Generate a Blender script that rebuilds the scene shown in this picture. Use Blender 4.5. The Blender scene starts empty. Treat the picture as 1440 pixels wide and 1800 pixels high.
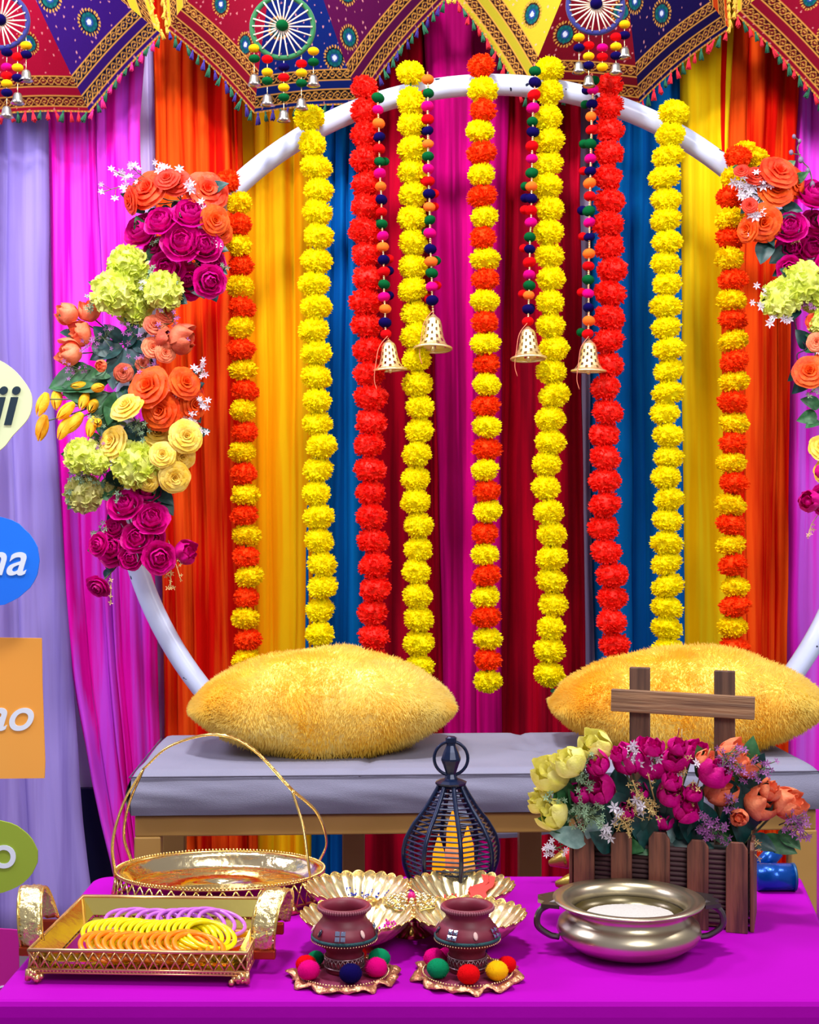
import bpy, math, random
import numpy as np
from mathutils import Vector, Matrix, Quaternion, noise
random.seed(7)
PI = math.pi
C = bpy.context.scene.collection
# ------------------------------------------------------------------ camera
CZ, F = 1.02, 2400.0          # camera height, focal length in pixels of the 1440x1800 frame
cd = bpy.data.cameras.new('camera'); cam = bpy.data.objects.new('camera', cd); C.objects.link(cam)
cam.location = (0, 0, CZ); cam.rotation_euler = (PI/2, 0, 0)
cd.sensor_fit = 'VERTICAL'; cd.sensor_height = 36; cd.lens = 36*F/1800
bpy.context.scene.camera = cam
vs = bpy.context.scene.view_settings
vs.view_transform = 'Standard'; vs.look = 'None'; vs.gamma = 1; vs.exposure = 0.0; vs.use_curve_mapping = False
bpy.context.scene.cycles.max_bounces = 6
# ------------------------------------------------------------------ world + lamps
w = bpy.data.worlds.new('world'); bpy.context.scene.world = w; w.use_nodes = True
w.node_tree.nodes['Background'].inputs[0].default_value = (0.88, 0.82, 0.95, 1)
w.node_tree.nodes['Background'].inputs[1].default_value = 0.36
def area(name, loc, target, size, power, col=(1, 1, 1), size_y=None):
    l = bpy.data.lights.new(name, 'AREA'); l.energy = power; l.color = col; l.size = size
    if size_y: l.shape = 'RECTANGLE'; l.size_y = size_y
    o = bpy.data.objects.new(name, l); C.objects.link(o); o.location = loc
    o.rotation_euler = (Vector(target)-Vector(loc)).to_track_quat('-Z', 'Y').to_euler()
area('front_ceiling_lamp', (-0.2, 1.75, 3.4), (0.1, 3.6, 1.35), 0.32, 88, (1, 0.98, 0.97))
area('ceiling_lamp', (-0.9, 2.75, 3.3), (0.1, 2.2, 0.4), 0.4, 25, (0.98, 0.95, 1.0))
area('rear_ceiling_lamp', (0.9, -0.6, 2.7), (0.2, 2.7, 0.7), 1.1, 62, (1.0, 0.97, 0.95))
area('right_fill_light', (2.1, 2.0, 2.5), (1.0, 3.7, 1.1), 0.5, 26, (1.0, 0.96, 0.98))  # unseen fill, added to brighten the lilac curtain at the far right
area('left_ceiling_lamp', (-2.0, 2.2, 2.4), (-0.9, 3.7, 0.9), 0.6, 40, (0.85, 0.8, 1.0))

def P(px, py, D):             # the world point that lies at depth D on that line of sight
    return Vector(((px-720)*D/F, D, CZ-(py-900)*D/F))
TZ = 0.41                     # table top height
FZ = -0.16                    # floor height
# ------------------------------------------------------------------ materials
def lin(c):
    return tuple((v/255/12.92 if v/255 <= .04045 else ((v/255+.055)/1.055)**2.4) for v in c)+(1,)
MATS = {}
def mat(name, col, rough=.6, metal=0, col2=None, scale=20, stretch=(1, 1, 1), trans=0, emit=0, bump=0, bscale=None,
        sheen=0, contrast=(.35, .65), sss=0, coat=0, detail=3, spec=None):
    if name in MATS: return MATS[name]
    m = bpy.data.materials.new(name); m.use_nodes = True; MATS[name] = m
    nt = m.node_tree; N = nt.nodes; L = nt.links; b = N['Principled BSDF']; out = N['Material Output']
    b.inputs['Base Color'].default_value = lin(col)
    b.inputs['Roughness'].default_value = rough; b.inputs['Metallic'].default_value = metal
    if spec is not None: b.inputs['Specular IOR Level'].default_value = spec
    if sheen: b.inputs['Sheen Weight'].default_value = sheen
    if coat: b.inputs['Coat Weight'].default_value = coat; b.inputs['Coat Roughness'].default_value = .15
    if sss:
        b.inputs['Subsurface Weight'].default_value = sss; b.inputs['Subsurface Scale'].default_value = .01
    if emit:
        b.inputs['Emission Color'].default_value = lin(col); b.inputs['Emission Strength'].default_value = emit
    src = None
    if col2 or bump:
        tc = N.new('ShaderNodeTexCoord'); mp = N.new('ShaderNodeMapping'); mp.inputs['Scale'].default_value = stretch
        L.new(tc.outputs['Object'], mp.inputs['Vector'])
    if col2:
        nz = N.new('ShaderNodeTexNoise'); nz.inputs['Scale'].default_value = scale; nz.inputs['Detail'].default_value = detail
        L.new(mp.outputs[0], nz.inputs['Vector'])
        cr = N.new('ShaderNodeValToRGB'); cr.color_ramp.elements[0].color = lin(col); cr.color_ramp.elements[1].color = lin(col2)
        cr.color_ramp.elements[0].position = contrast[0]; cr.color_ramp.elements[1].position = contrast[1]
        L.new(nz.outputs['Fac'], cr.inputs[0]); L.new(cr.outputs[0], b.inputs['Base Color']); src = cr.outputs[0]
    if bump:
        n2 = N.new('ShaderNodeTexNoise'); n2.inputs['Scale'].default_value = bscale or scale*3; n2.inputs['Detail'].default_value = 4
        L.new(mp.outputs[0], n2.inputs['Vector'])
        bp = N.new('ShaderNodeBump'); bp.inputs['Strength'].default_value = bump; bp.inputs['Distance'].default_value = .004
        L.new(n2.outputs['Fac'], bp.inputs['Height']); L.new(bp.outputs[0], b.inputs['Normal'])
    if trans:
        t = N.new('ShaderNodeBsdfTranslucent'); t.inputs[0].default_value = lin(col)
        if src: L.new(src, t.inputs[0])
        mx = N.new('ShaderNodeMixShader'); mx.inputs[0].default_value = trans
        L.new(b.outputs[0], mx.inputs[1]); L.new(t.outputs[0], mx.inputs[2]); L.new(mx.outputs[0], out.inputs[0])
    return m
def vcol_mat(name, rough=.8, bump=.3):
    m = bpy.data.materials.new(name); m.use_nodes = True; MATS[name] = m
    nt = m.node_tree; b = nt.nodes['Principled BSDF']; a = nt.nodes.new('ShaderNodeAttribute'); a.attribute_name = 'Col'
    b.inputs['Specular IOR Level'].default_value = .1; nt.links.new(a.outputs['Color'], b.inputs['Base Color']); b.inputs['Roughness'].default_value = rough
    n2 = nt.nodes.new('ShaderNodeTexNoise'); n2.inputs['Scale'].default_value = 300
    bp = nt.nodes.new('ShaderNodeBump'); bp.inputs['Strength'].default_value = bump; bp.inputs['Distance'].default_value = .002
    nt.links.new(n2.outputs['Fac'], bp.inputs['Height']); nt.links.new(bp.outputs[0], b.inputs['Normal'])
    return m
# ------------------------------------------------------------------ mesh helpers
class MB:
    def __init__(s): s.v = []; s.f = []
    def add(s, vs_, fs_, M=None):
        o = len(s.v)
        s.v += [tuple(M @ Vector(p)) if M is not None else tuple(p) for p in vs_]
        s.f += [tuple(i+o for i in f) for f in fs_]
        return s
    def box(s, c, d, M=None, taper=1.0):
        x, y, z = c; a, b, h = d[0]/2, d[1]/2, d[2]/2
        v = [(x-a, y-b, z-h), (x+a, y-b, z-h), (x+a, y+b, z-h), (x-a, y+b, z-h),
             (x-a*taper, y-b*taper, z+h), (x+a*taper, y-b*taper, z+h), (x+a*taper, y+b*taper, z+h), (x-a*taper, y+b*taper, z+h)]
        return s.add(v, [(3, 2, 1, 0), (4, 5, 6, 7), (0, 1, 5, 4), (1, 2, 6, 5), (2, 3, 7, 6), (3, 0, 4, 7)], M)
    def tube(s, pts, r, n=8, closed=False, flat=1.0):
        pts = [Vector(p) for p in pts]; k = len(pts); rs = r if isinstance(r, (list, tuple)) else [r]*k
        vs_, fs_ = [], []
        t0 = (pts[1]-pts[0]).normalized(); up = Vector((0, 0, 1)) if abs(t0.z) < .9 else Vector((0, 1, 0))
        nrm = (up-t0*up.dot(t0)).normalized()
        for i, p in enumerate(pts):
            if closed: t = (pts[(i+1) % k]-pts[i-1]).normalized()
            else: t = (pts[min(i+1, k-1)]-pts[max(i-1, 0)]).normalized()
            nrm = (nrm-t*nrm.dot(t)); nrm = nrm.normalized() if nrm.length > 1e-6 else t.orthogonal().normalized()
            bn = t.cross(nrm)
            for j in range(n):
                a = 2*PI*j/n; vs_.append(p+nrm*math.cos(a)*rs[i]+bn*math.sin(a)*rs[i]*flat)
        for i in range(k if closed else k-1):
            for j in range(n):
                i2 = (i+1) % k
                fs_.append((i*n+j, i*n+(j+1) % n, i2*n+(j+1) % n, i2*n+j))
        if not closed:
            fs_.append(tuple(range(n))[::-1]); fs_.append(tuple((k-1)*n+j for j in range(n)))
        return s.add(vs_, fs_)
    def lathe(s, prof, n=32, c=(0, 0, 0), M=None, rf=None, skip=None):
        vs_, fs_ = [], []
        for i, (r, z) in enumerate(prof):
            for j in range(n):
                a = 2*PI*j/n; k = rf(a, i) if rf else 1
                vs_.append((c[0]+r*k*math.cos(a), c[1]+r*k*math.sin(a), c[2]+z))
        for i in range(len(prof)-1):
            for j in range(n):
                if skip and skip(i, j): continue
                fs_.append((i*n+j, i*n+(j+1) % n, (i+1)*n+(j+1) % n, (i+1)*n+j))
        return s.add(vs_, fs_, M)
    def ball(s, c, r, n=8, sq=1.0, M=None):
        prof = [(r*math.sin(PI*i/(n//2+1)), -r*sq*math.cos(PI*i/(n//2+1))) for i in range(n//2+2)]
        prof[0] = (1e-5, prof[0][1]); prof[-1] = (1e-5, prof[-1][1])
        return s.lathe(prof, n, c, M)
    def grid(s, fn, nu, nv, M=None):
        vs_ = [fn(i/nu, j/nv) for j in range(nv+1) for i in range(nu+1)]
        fs_ = [(j*(nu+1)+i, j*(nu+1)+i+1, (j+1)*(nu+1)+i+1, (j+1)*(nu+1)+i) for j in range(nv) for i in range(nu)]
        return s.add(vs_, fs_, M)
    def mesh(s, name, m, smooth=True):
        me = bpy.data.meshes.new(name); me.from_pydata(s.v, [], s.f); me.update()
        if m: me.materials.append(m)
        if smooth: me.polygons.foreach_set('use_smooth', [True]*len(me.polygons))
        return me
def obj(name, mb, m, parent=None, smooth=True, loc=None, label=None, kind=None):
    me = mb if isinstance(mb, bpy.types.Mesh) else mb.mesh(name, m, smooth)
    o = bpy.data.objects.new(name, me); C.objects.link(o)
    if parent: o.parent = parent
    if loc is not None: o.location = loc
    if label: o['label'] = label
    if kind: o['kind'] = kind
    return o
def tag(o, label, cat, group=None, kind=None):
    o['label'] = label; o['category'] = cat
    if group: o['group'] = group
    if kind: o['kind'] = kind
    return o
def thing(name, label, cat, loc=(0, 0, 0), rz=0, group=None):
    o = bpy.data.objects.new(name, None); C.objects.link(o); o.location = loc; o.rotation_euler = (0, 0, rz); o.empty_display_size = .05
    return tag(o, label, cat, group)
def struct(name, mb, m, parent=None, smooth=False):
    o = obj(name, mb, m, parent, smooth); o['kind'] = 'structure'; return o
def bevel(o, wd, seg=2):
    b = o.modifiers.new('b', 'BEVEL'); b.width = wd; b.segments = seg; b.limit_method = 'ANGLE'; return o
def solid(o, t):
    b = o.modifiers.new('s', 'SOLIDIFY'); b.thickness = t; b.offset = 0; return o
def lerp_list(lst, x):        # piecewise linear through (x, value) pairs
    if x <= lst[0][0]: return lst[0][1]
    for (a, va), (b, vb) in zip(lst, lst[1:]):
        if x <= b: return va+(vb-va)*(x-a)/(b-a)
    return lst[-1][1]
def arc_pts(fn, n): return [fn(i/n) for i in range(n+1)]
def catmull(pts, n=8):
    p = [Vector(q) for q in pts]; p = [2*p[0]-p[1]]+p+[2*p[-1]-p[-2]]; out = []
    for i in range(1, len(p)-2):
        for k in range(n):
            t = k/n; a, b, c, d = p[i-1], p[i], p[i+1], p[i+2]
            out.append(.5*((2*b)+(c-a)*t+(2*a-5*b+4*c-d)*t*t+(3*b-a-3*c+d)*t**3))
    out.append(p[-2]); return out

# ================================================================== SETTING
WD = 3.92
mw = mat('wall_paint', (226, 220, 240), .8, bump=.1, bscale=60)
struct('wall_back', MB().box((0, WD+.05, 1.42), (5.4, .1, 3.16)), mw)
struct('floor', MB().box((0, 1.6, FZ-.03), (5.4, 4.8, .06)), mat('floor_tile', (96, 84, 92), .4, col2=(112, 100, 106), scale=3))
bb = struct('wall_foot_strip_back', MB().box((0, WD-.012, .035), (5.4, .024, .39)), mat('navy_strip', (18, 20, 70), .5))  # dark navy strip along the foot of the back wall
# ================================================================== CURTAINS
def curtain(label, left, right, D, m, wl=.045, amp=.02, seed=0, group=None, ztop=2.62, zbot=FZ+.02, sharp=.75):
    """left/right: edge x (pixels at depth D) by pixel row; a pleated sheet hung from above the frame"""
    rng = random.Random(seed); width = (lerp_list(right, 600)-lerp_list(left, 600))*D/F
    nf = max(2, int(width/wl)); ph = [0]
    for i in range(nf): ph.append(ph[-1]+rng.uniform(.55, 1.5))
    ph = [p/ph[-1] for p in ph]; am = [rng.uniform(.35, 1.0) for _ in ph]
    sub = 9; rows = 26; mb = MB(); us = []
    for i in range(nf):
        for k in range(sub): us.append((ph[i]+(ph[i+1]-ph[i])*k/sub, k/sub, i))
    us.append((1, 0, nf))
    vs_ = []
    for r in range(rows+1):
        z = zbot+(ztop-zbot)*r/rows; py = 900+(CZ-z)*F/D
        xl, xr = lerp_list(left, py), lerp_list(right, py); f = 1.5+.35*(1-r/rows)
        for (u, k, i) in us:
            px = xl+(xr-xl)*u
            wob = .006*noise.noise((u*5+seed, z*1.2, seed*3.1)); edge = .004*noise.noise((z*4, seed, u*7))
            h = math.sin(PI*k)**sharp*(1+.35*math.sin(PI*2*k+i*2.1)) if 0 < k < 1 else 0
            a = am[min(i, nf-1)]*(.75+.5*noise.noise((i*1.7+seed, z*.9, 2)))
            y = D-amp*f*a*h+.008*noise.noise((u*3, z*.7, seed))
            # inner small pleat
            y += amp*.22*math.sin(k*PI*3+z*.8+i)*(.5+.5*noise.noise((i, z*.8, 9)))
            vs_.append(((px-720)*D/F+wob+edge, y, z))
    n = len(us)
    mb.add(vs_, [(r*n+i, r*n+i+1, (r+1)*n+i+1, (r+1)*n+i) for r in range(rows) for i in range(n-1)])
    o = obj('curtain', mb, m); tag(o, label, 'curtain', group); solid(o, .0012); return o
def cm(name, a, b, tr=.3, sc=9): return mat(name, a, .85, col2=b, scale=sc, stretch=(3, 3, .12), trans=tr, bump=.15, bscale=260, spec=.08, contrast=(.42, .58))
c_lav = cm('lavender_voile', (152, 132, 208), (172, 154, 226)); c_pnk = cm('pink_voile', (255, 16, 196), (236, 84, 248))
c_org = cm('orange_voile', (255, 92, 20), (224, 14, 2)); c_yel = cm('yellow_voile', (255, 168, 0), (255, 206, 14))
c_blu = cm('blue_voile', (0, 92, 176), (0, 108, 188), .15); c_crm = cm('crimson_voile', (200, 0, 44), (140, 0, 32), .2)
c_mag = cm('magenta_voile', (222, 0, 140), (160, 0, 96), .2); c_wht = cm('white_voile', (232, 214, 250), (214, 196, 250)); c_lil = cm('lilac_voile', (222, 104, 244), (240, 40, 222))
c_yel2 = cm('yellow_satin', (255, 204, 0), (255, 226, 24))
D0 = 3.74
curtain('white voile lining showing between the pink and orange drapes', [(0, 230), (1800, 262)], [(0, 300), (1800, 310)], D0+.1, c_wht, .04, .02, 21)
curtain('white voile lining showing as a strip beside the right red garland', [(0, 1005), (1800, 1012)], [(0, 1060), (1800, 1070)], D0+.11, c_wht, .04, .02, 22)
curtain('pale lavender curtain at the far left behind the word placards', [(0, -120), (1800, -140)], [(0, 82), (600, 88), (1100, 122), (1400, 142), (1600, 165)], D0-.05, c_lav, .06, .03, 1)
curtain('hot pink sheer curtain between lavender and orange drapes', [(0, 60), (220, 84), (700, 96), (1000, 108), (1200, 128), (1400, 165), (1560, 205), (1800, 250)], [(0, 262), (240, 246), (600, 262), (900, 272), (1300, 279), (1800, 292)], D0-.02, c_pnk, .04, .022, 2)
curtain('orange red curtain behind the left flower spray', [(0, 268), (700, 278), (1300, 291), (1800, 300)], [(0, 424), (500, 430), (1100, 446), (1800, 456)], D0, c_org, .035, .028, 3)
curtain('golden yellow curtain left of the blue one', [(0, 405), (1800, 420)], [(0, 548), (1100, 548), (1800, 548)], D0+.03, c_yel, .05, .02, 4)
curtain('deep blue curtain behind the yellow and the red garland on the left', [(0, 540), (1800, 528)], [(0, 668), (1800, 660)], D0+.06, c_blu, .04, .028, 5)
curtain('crimson curtain left of the magenta centre drape', [(0, 640), (1800, 640)], [(0, 770), (1800, 800)], D0+.03, c_crm, .045, .028, 6)
curtain('magenta curtain in the middle behind the central mixed garland', [(0, 745), (600, 766), (1800, 790)], [(0, 900), (600, 884), (1800, 880)], D0-.01, c_mag, .055, .026, 7)
curtain('crimson curtain right of the magenta centre drape', [(0, 880), (1800, 860)], [(0, 1020), (600, 1022), (1800, 1036)], D0+.02, c_crm, .04, .028, 8)
curtain('deep blue curtain behind the red and the yellow garland on the right', [(0, 1040), (700, 1038), (1800, 1054)], [(0, 1206), (1800, 1208)], D0+.05, c_blu, .045, .028, 9)
curtain('bright yellow curtain between blue and orange drapes on the right', [(0, 1190), (150, 1196), (1100, 1204), (1800, 1206)], [(0, 1292), (250, 1280), (600, 1272), (1100, 1300), (1800, 1310)], D0+.01, c_yel2, .05, .02, 10)
curtain('orange red curtain behind the rightmost mixed garland', [(0, 1262), (600, 1258), (1100, 1272), (1800, 1290)], [(0, 1412), (300, 1394), (600, 1391), (1100, 1384), (1800, 1384)], D0+.03, c_org, .038, .028, 11)
curtain('lilac pink sheer curtain at the far right', [(0, 1396), (600, 1388), (1100, 1380), (1800, 1376)], [(0, 1640), (1800, 1650)], D0+.05, c_lil, .045, .022, 12)
# ================================================================== RING
RX, RY, RR, RD = 865, 802, 653, 3.45
pipe = bpy.data.materials.new('white_pipe_paint'); pipe.use_nodes = True
nt = pipe.node_tree; b = nt.nodes['Principled BSDF']; b.inputs['Roughness'].default_value = .28
tc = nt.nodes.new('ShaderNodeTexCoord'); nz = nt.nodes.new('ShaderNodeTexNoise'); nz.inputs['Scale'].default_value = 26; nz.inputs['Detail'].default_value = 2
cr = nt.nodes.new('ShaderNodeValToRGB'); cr.color_ramp.elements[0].position = .70; cr.color_ramp.elements[1].position = .712
cr.color_ramp.elements[0].color = lin((206, 218, 250)); cr.color_ramp.elements[1].color = lin((24, 28, 60))
nt.links.new(tc.outputs['Object'], nz.inputs['Vector']); nt.links.new(nz.outputs['Fac'], cr.inputs[0]); nt.links.new(cr.outputs[0], b.inputs['Base Color'])
cc = P(RX, RY, RD); rw = RR*RD/F
ring = thing('ring_stand', 'white painted metal hoop with chipped paint standing behind the bench', 'hoop', (cc.x, RD, 0))
mb = MB(); mb.tube([(math.cos(a)*rw, 0, cc.z+math.sin(a)*rw) for a in [2*PI*i/160 for i in range(160)]], .0265, 16, closed=True)
obj('hoop', mb, pipe, ring)
mb = MB()
for sx in (-1, 1):
    mb.tube([(sx*.337, -.14, FZ+.02), (sx*.337, .14, FZ+.02)], .017, 10); mb.tube([(sx*.337, 0, FZ+.02), (sx*.337, 0, cc.z-math.sqrt(rw**2-.337**2))], .015, 10)
mb.tube([(-.337, .0, FZ+.02), (.337, 0, FZ+.02)], .015, 10)
obj('base', mb, pipe, ring)
# ================================================================== MARIGOLDS
def frill_ball(n, pw, jitter, sq, seed, plen=.5, notch=.12, core=.8):
    """unit-radius pompom bloom made of small notched petals"""
    rng = random.Random(seed); mb = MB(); mb.ball((0, 0, 0), core, 12, sq)
    for i in range(n):
        z = 1-2*(i+.5)/n; a = i*2.39996+rng.uniform(-.2, .2); r = math.sqrt(1-z*z)
        d = Vector((r*math.cos(a), r*math.sin(a), z)); t = d.orthogonal().normalized()
        t = Quaternion(d, rng.uniform(0, 2*PI)) @ t; bn = d.cross(t)
        d2 = (d+t*rng.uniform(-.25, .25)+bn*rng.uniform(-.25, .25)).normalized()
        R = 1+rng.uniform(-jitter, jitter*.7); base = d*(1-plen); W = pw*rng.uniform(.7, 1.2)
        cup = bn*W*.35
        v = [base-t*W*.25, base+t*W*.25, d2*R*.84-t*W*.55+cup, d2*R*.8, d2*R*.84+t*W*.55+cup,
             d2*R*(1-notch)-t*W*.62+cup*1.5, d2*R-t*W*.28+cup*.6, d2*R*(1-notch*1.4)+bn*.02, d2*R+t*W*.3+cup*.6, d2*R*(1-notch)+t*W*.6+cup*1.5]
        v = [(p.x, p.y, p.z*sq) for p in v]
        mb.add(v, [(0, 3, 2), (0, 1, 3), (1, 4, 3), (2, 3, 6, 5), (3, 7, 6), (3, 8, 7), (3, 4, 9, 8)])
    return mb
m_my = mat('marigold_yellow', (255, 238, 0), .7, col2=(255, 248, 20), scale=2.2, trans=.35, spec=.1)
m_mg = mat('marigold_gold', (250, 214, 0), .7, col2=(255, 236, 10), scale=2.2, trans=.35, spec=.1)
m_mr = mat('marigold_red', (250, 18, 6), .55, col2=(255, 52, 34), scale=2.5, trans=.3, spec=.3)
m_mo = mat('marigold_orange', (248, 54, 2), .7, col2=(255, 84, 16), scale=2.5, trans=.3, spec=.1)
m_grn = mat('green_thread', (14, 120, 50), .6)
MG = {}
for k, (mm, n, pw) in {'y': (m_my, 260, .27), 'g': (m_mg, 230, .26), 'r': (m_mr, 190, .3), 'o': (m_mo, 230, .25)}.items():
    MG[k] = [frill_ball(n, pw, .1, .74, 11*i+ord(k)).mesh('flower', mm, False) for i in range(4)]
names = {'y': 'yellow', 'g': 'golden yellow', 'r': 'red', 'o': 'orange'}
def garland(label, path, ys, cols, D=3.385, size=27, top=None, tail=False, over=True):
    x0 = lerp_list(path, ys[0]); b = P(x0, ys[0], D)
    g = thing('marigold_garland', label, 'garland', b, group='marigold garlands hanging on the hoop')
    rng = random.Random(int(x0)); mixed = len(set(cols)) > 1
    pts = []
    for i, y in enumerate(ys):
        x = lerp_list(path, y)+rng.uniform(-3.6, 3.6); s = size*rng.uniform(.96, 1.1)*D/F
        if top and i < len(top): s = top[i]*D/F
        p = P(x, y+rng.uniform(-1.5, 1.5), D+rng.uniform(-.006, .006)); pts.append(p-b)
        c = cols[i % len(cols)]
        f = obj('flower', MG[c][rng.randrange(4)], None, g, loc=p-b)
        f.rotation_euler = (rng.uniform(-.3, .3), rng.uniform(-.3, .3), rng.uniform(0, 6)); 
        dz = abs(ys[min(i+1, len(ys)-1)]-ys[max(i-1, 0)])/(2 if 0 < i < len(ys)-1 else 1)*D/F
        f.scale = (s, s, max(s*.95, dz*.8)) if i else (s, s, s*1.15)
        if mixed: f['label'] = names[c]+' flower head'
    # the thread, looped over the pipe
    mb = MB(); q = pts[0]
    mb.tube([q+Vector((0, .13, -.06)), q+Vector((0, .12, .01)), q+Vector((0, .06, .028)), q]+pts[1:]+[pts[-1]-Vector((0, 0, .03))], .0022, 6)
    obj('thread', mb, m_grn, g)
    if tail:
        e = pts[-1]; t = MB()
        t.box((0, 0, 0), (.045, .004, .012), Matrix.Translation(e+Vector((.022, -.005, -.05))) @ Matrix.Rotation(.6, 4, 'Y'))
        obj('ribbon_end', t, mat('green_ribbon', (10, 90, 60), .5), g, smooth=False, label='green ribbon end')
    return g
def rng_ys(a, b, step):
    n = max(1, round((b-a)/step)); return [a+(b-a)*i/n for i in range(n+1)]
G1 = [(318, 400), (358, 422), (500, 423), (640, 425), (690, 428), (760, 428), (870, 431), (980, 436), (1160, 433)]
garland('yellow and orange mixed garland, leftmost on the hoop', G1, [318]+rng_ys(358, 1160, 36.5), ['o', 'g'], size=25, top=[25, 24])
G2 = [(205, 547), (250, 552), (330, 557), (450, 557), (540, 553), (610, 556), (700, 554), (750, 562), (830, 562), (900, 558), (960, 562), (1030, 566), (1110, 562), (1160, 567)]
garland('all yellow garland hanging left of the first red garland', G2, [208]+rng_ys(252, 1155, 41), ['y'], top=[28, 25])
G3 = [(150, 639), (200, 645), (300, 643), (430, 645), (540, 644), (640, 647), (720, 650), (850, 653), (940, 656), (1160, 655)]
garland('all red garland in front of the left blue curtain', G3, [155]+rng_ys(196, 1160, 41.5), ['r'], size=29, top=[26, 27])
G4 = [(130, 725), (200, 722), (300, 725), (340, 723), (450, 726), (560, 728), (640, 734), (750, 735), (830, 731), (920, 733), (1030, 735), (1100, 735), (1165, 741)]
garland('all yellow garland beside the crimson curtain, left of centre', G4, [128]+rng_ys(178, 1172, 41), ['y'], size=27, top=[26, 26])
G5 = [(112, 850), (200, 846), (500, 850), (700, 854), (900, 856), (1200, 855)]
garland('orange and yellow mixed garland hanging at the very centre', G5, [115]+rng_ys(158, 1196, 37.05), ['o', 'y'], size=26, top=[26, 28])
G6 = [(125, 964), (250, 963), (350, 963), (430, 968), (560, 966), (600, 971), (700, 972), (800, 964), (900, 962), (960, 970), (1100, 972), (1190, 966)]
garland('all yellow garland right of centre with a green ribbon end', G6, [122]+rng_ys(165, 1184, 41), ['y'], size=27, top=[27, 25], tail=True)
G7 = [(145, 1069), (185, 1070), (300, 1070), (500, 1074), (600, 1072), (700, 1066), (850, 1065), (930, 1062), (970, 1067), (1010, 1074), (1100, 1076), (1190, 1078)]
garland('all red garland in front of the right blue curtain', G7, [148]+rng_ys(188, 1175, 42), ['r'], size=28, top=[25, 28])
G8 = [(195, 1187), (240, 1180), (310, 1171), (400, 1172), (480, 1170), (600, 1175), (750, 1171), (900, 1176), (1000, 1171), (1150, 1175)]
garland('all yellow garland beside the right yellow curtain', G8, [198]+rng_ys(236, 1142, 37.5), ['y'], size=28, top=[28, 27])
G9 = [(275, 1298), (310, 1288), (350, 1284), (420, 1284), (600, 1289), (760, 1291), (925, 1286), (1000, 1291), (1138, 1291)]
garland('orange and golden mixed garland, rightmost on the hoop', G9, [276]+rng_ys(312, 1138, 36), ['o', 'o', 'g'][0:1]+['g'], size=27, top=[25, 24])
# a second strand turned over the pipe behind it
g = thing('marigold_garland', 'short yellow garland loop behind the top of the rightmost garland', 'garland', P(1330, 290, 3.46), group='marigold garlands hanging on the hoop')
for i, (x, y) in enumerate([(1310, 265), (1328, 276), (1340, 298)]):
    f = obj('flower', MG['g'][i], None, g, loc=P(x, y, 3.42)-g.location); f.scale = (.034, .034, .034)

# ================================================================== POMPOM STRINGS
def fuzz_ball(seed, sq=.85):
    rng = random.Random(seed); mb = MB(); n = 16
    prof = [(max(1e-3, math.sin(PI*i/12)), -sq*math.cos(PI*i/12)) for i in range(13)]
    mb.lathe(prof, n)
    mb.v = [tuple(Vector(v)*(1+.05*noise.noise(Vector(v)*3+Vector((seed, 0, 0))))) for v in mb.v]
    for i in range(260):
        z = 1-2*(i+.5)/260; a = i*2.4; r = math.sqrt(1-z*z); d = Vector((r*math.cos(a), r*math.sin(a), z*sq))
        t = Vector((rng.uniform(-1, 1), rng.uniform(-1, 1), rng.uniform(-1, 1)))*.06
        s = d.orthogonal().normalized()*.035
        mb.add([d*.93-s, d*.93+s, d*1.07+t], [(0, 1, 2)])
    return mb
PC = {'g': (2, 84, 40), 'm': (214, 0, 118), 'o': (255, 112, 36), 'n': (12, 2, 72), 'r': (214, 4, 14), 'y': (250, 188, 14), 'p': (236, 24, 132), 't': (8, 130, 84)}
PN = {'g': 'green', 'm': 'magenta', 'o': 'orange', 'n': 'navy', 'r': 'red', 'y': 'yellow', 'p': 'pink', 't': 'green'}
PM = {k: [fuzz_ball(ord(k)+j).mesh('pompom', mat('felt_'+PN[k]+k, v,   .95, spec=.08, bump=.4, bscale=40), True) for j in range(2)] for k, v in PC.items()}
m_bead = mat('gold_bead', (240, 214, 160), .25, .8)
m_bell = mat('pale_gold_metal', (240, 222, 166), .3, .8, bump=.2, bscale=90)
m_silv = mat('silver_bell', (190, 186, 180), .3, .9)
m_str = mat('twine', (220, 120, 90), .7)
def bell_mesh():              # pierced bell, height 1, top at z 0
    mb = MB(); prof = [(.06, 0), (.12, -.05), (.24, -.12), (.3, -.2), (.33, -.3), (.35, -.4), (.37, -.5), (.4, -.6), (.44, -.7), (.5, -.79), (.58, -.87), (.72, -.94)]
    mb.lathe(prof, 28, skip=lambda i, j: 2 < i < 10 and ((i % 2 == 1 and j % 4 == 0) or (i % 2 == 0 and j % 4 == 2)))
    return mb
def tor(mb, c, R, r, n=24, m=6, axis='z'):
    pts = []
    for i in range(n):
        a = 2*PI*i/n; u, v = R*math.cos(a), R*math.sin(a)
        pts.append(Vector(c)+Vector({'z': (u, v, 0), 'y': (u, 0, v), 'x': (0, u, v)}[axis]))
    mb.tube(pts, r, m, closed=True); return mb
bell_me = bell_mesh().mesh('bell', m_bell, False); flange_me = tor(MB(), (0, 0, -.95), .72, .035).mesh('bell_rim', m_bell)
clap = MB(); clap.ball((0, 0, -.96), .1, 8); clap.tube([(0, 0, -.9), (0, 0, -.1)], .015, 5); clap_me = clap.mesh('clapper', m_bell)
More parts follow.
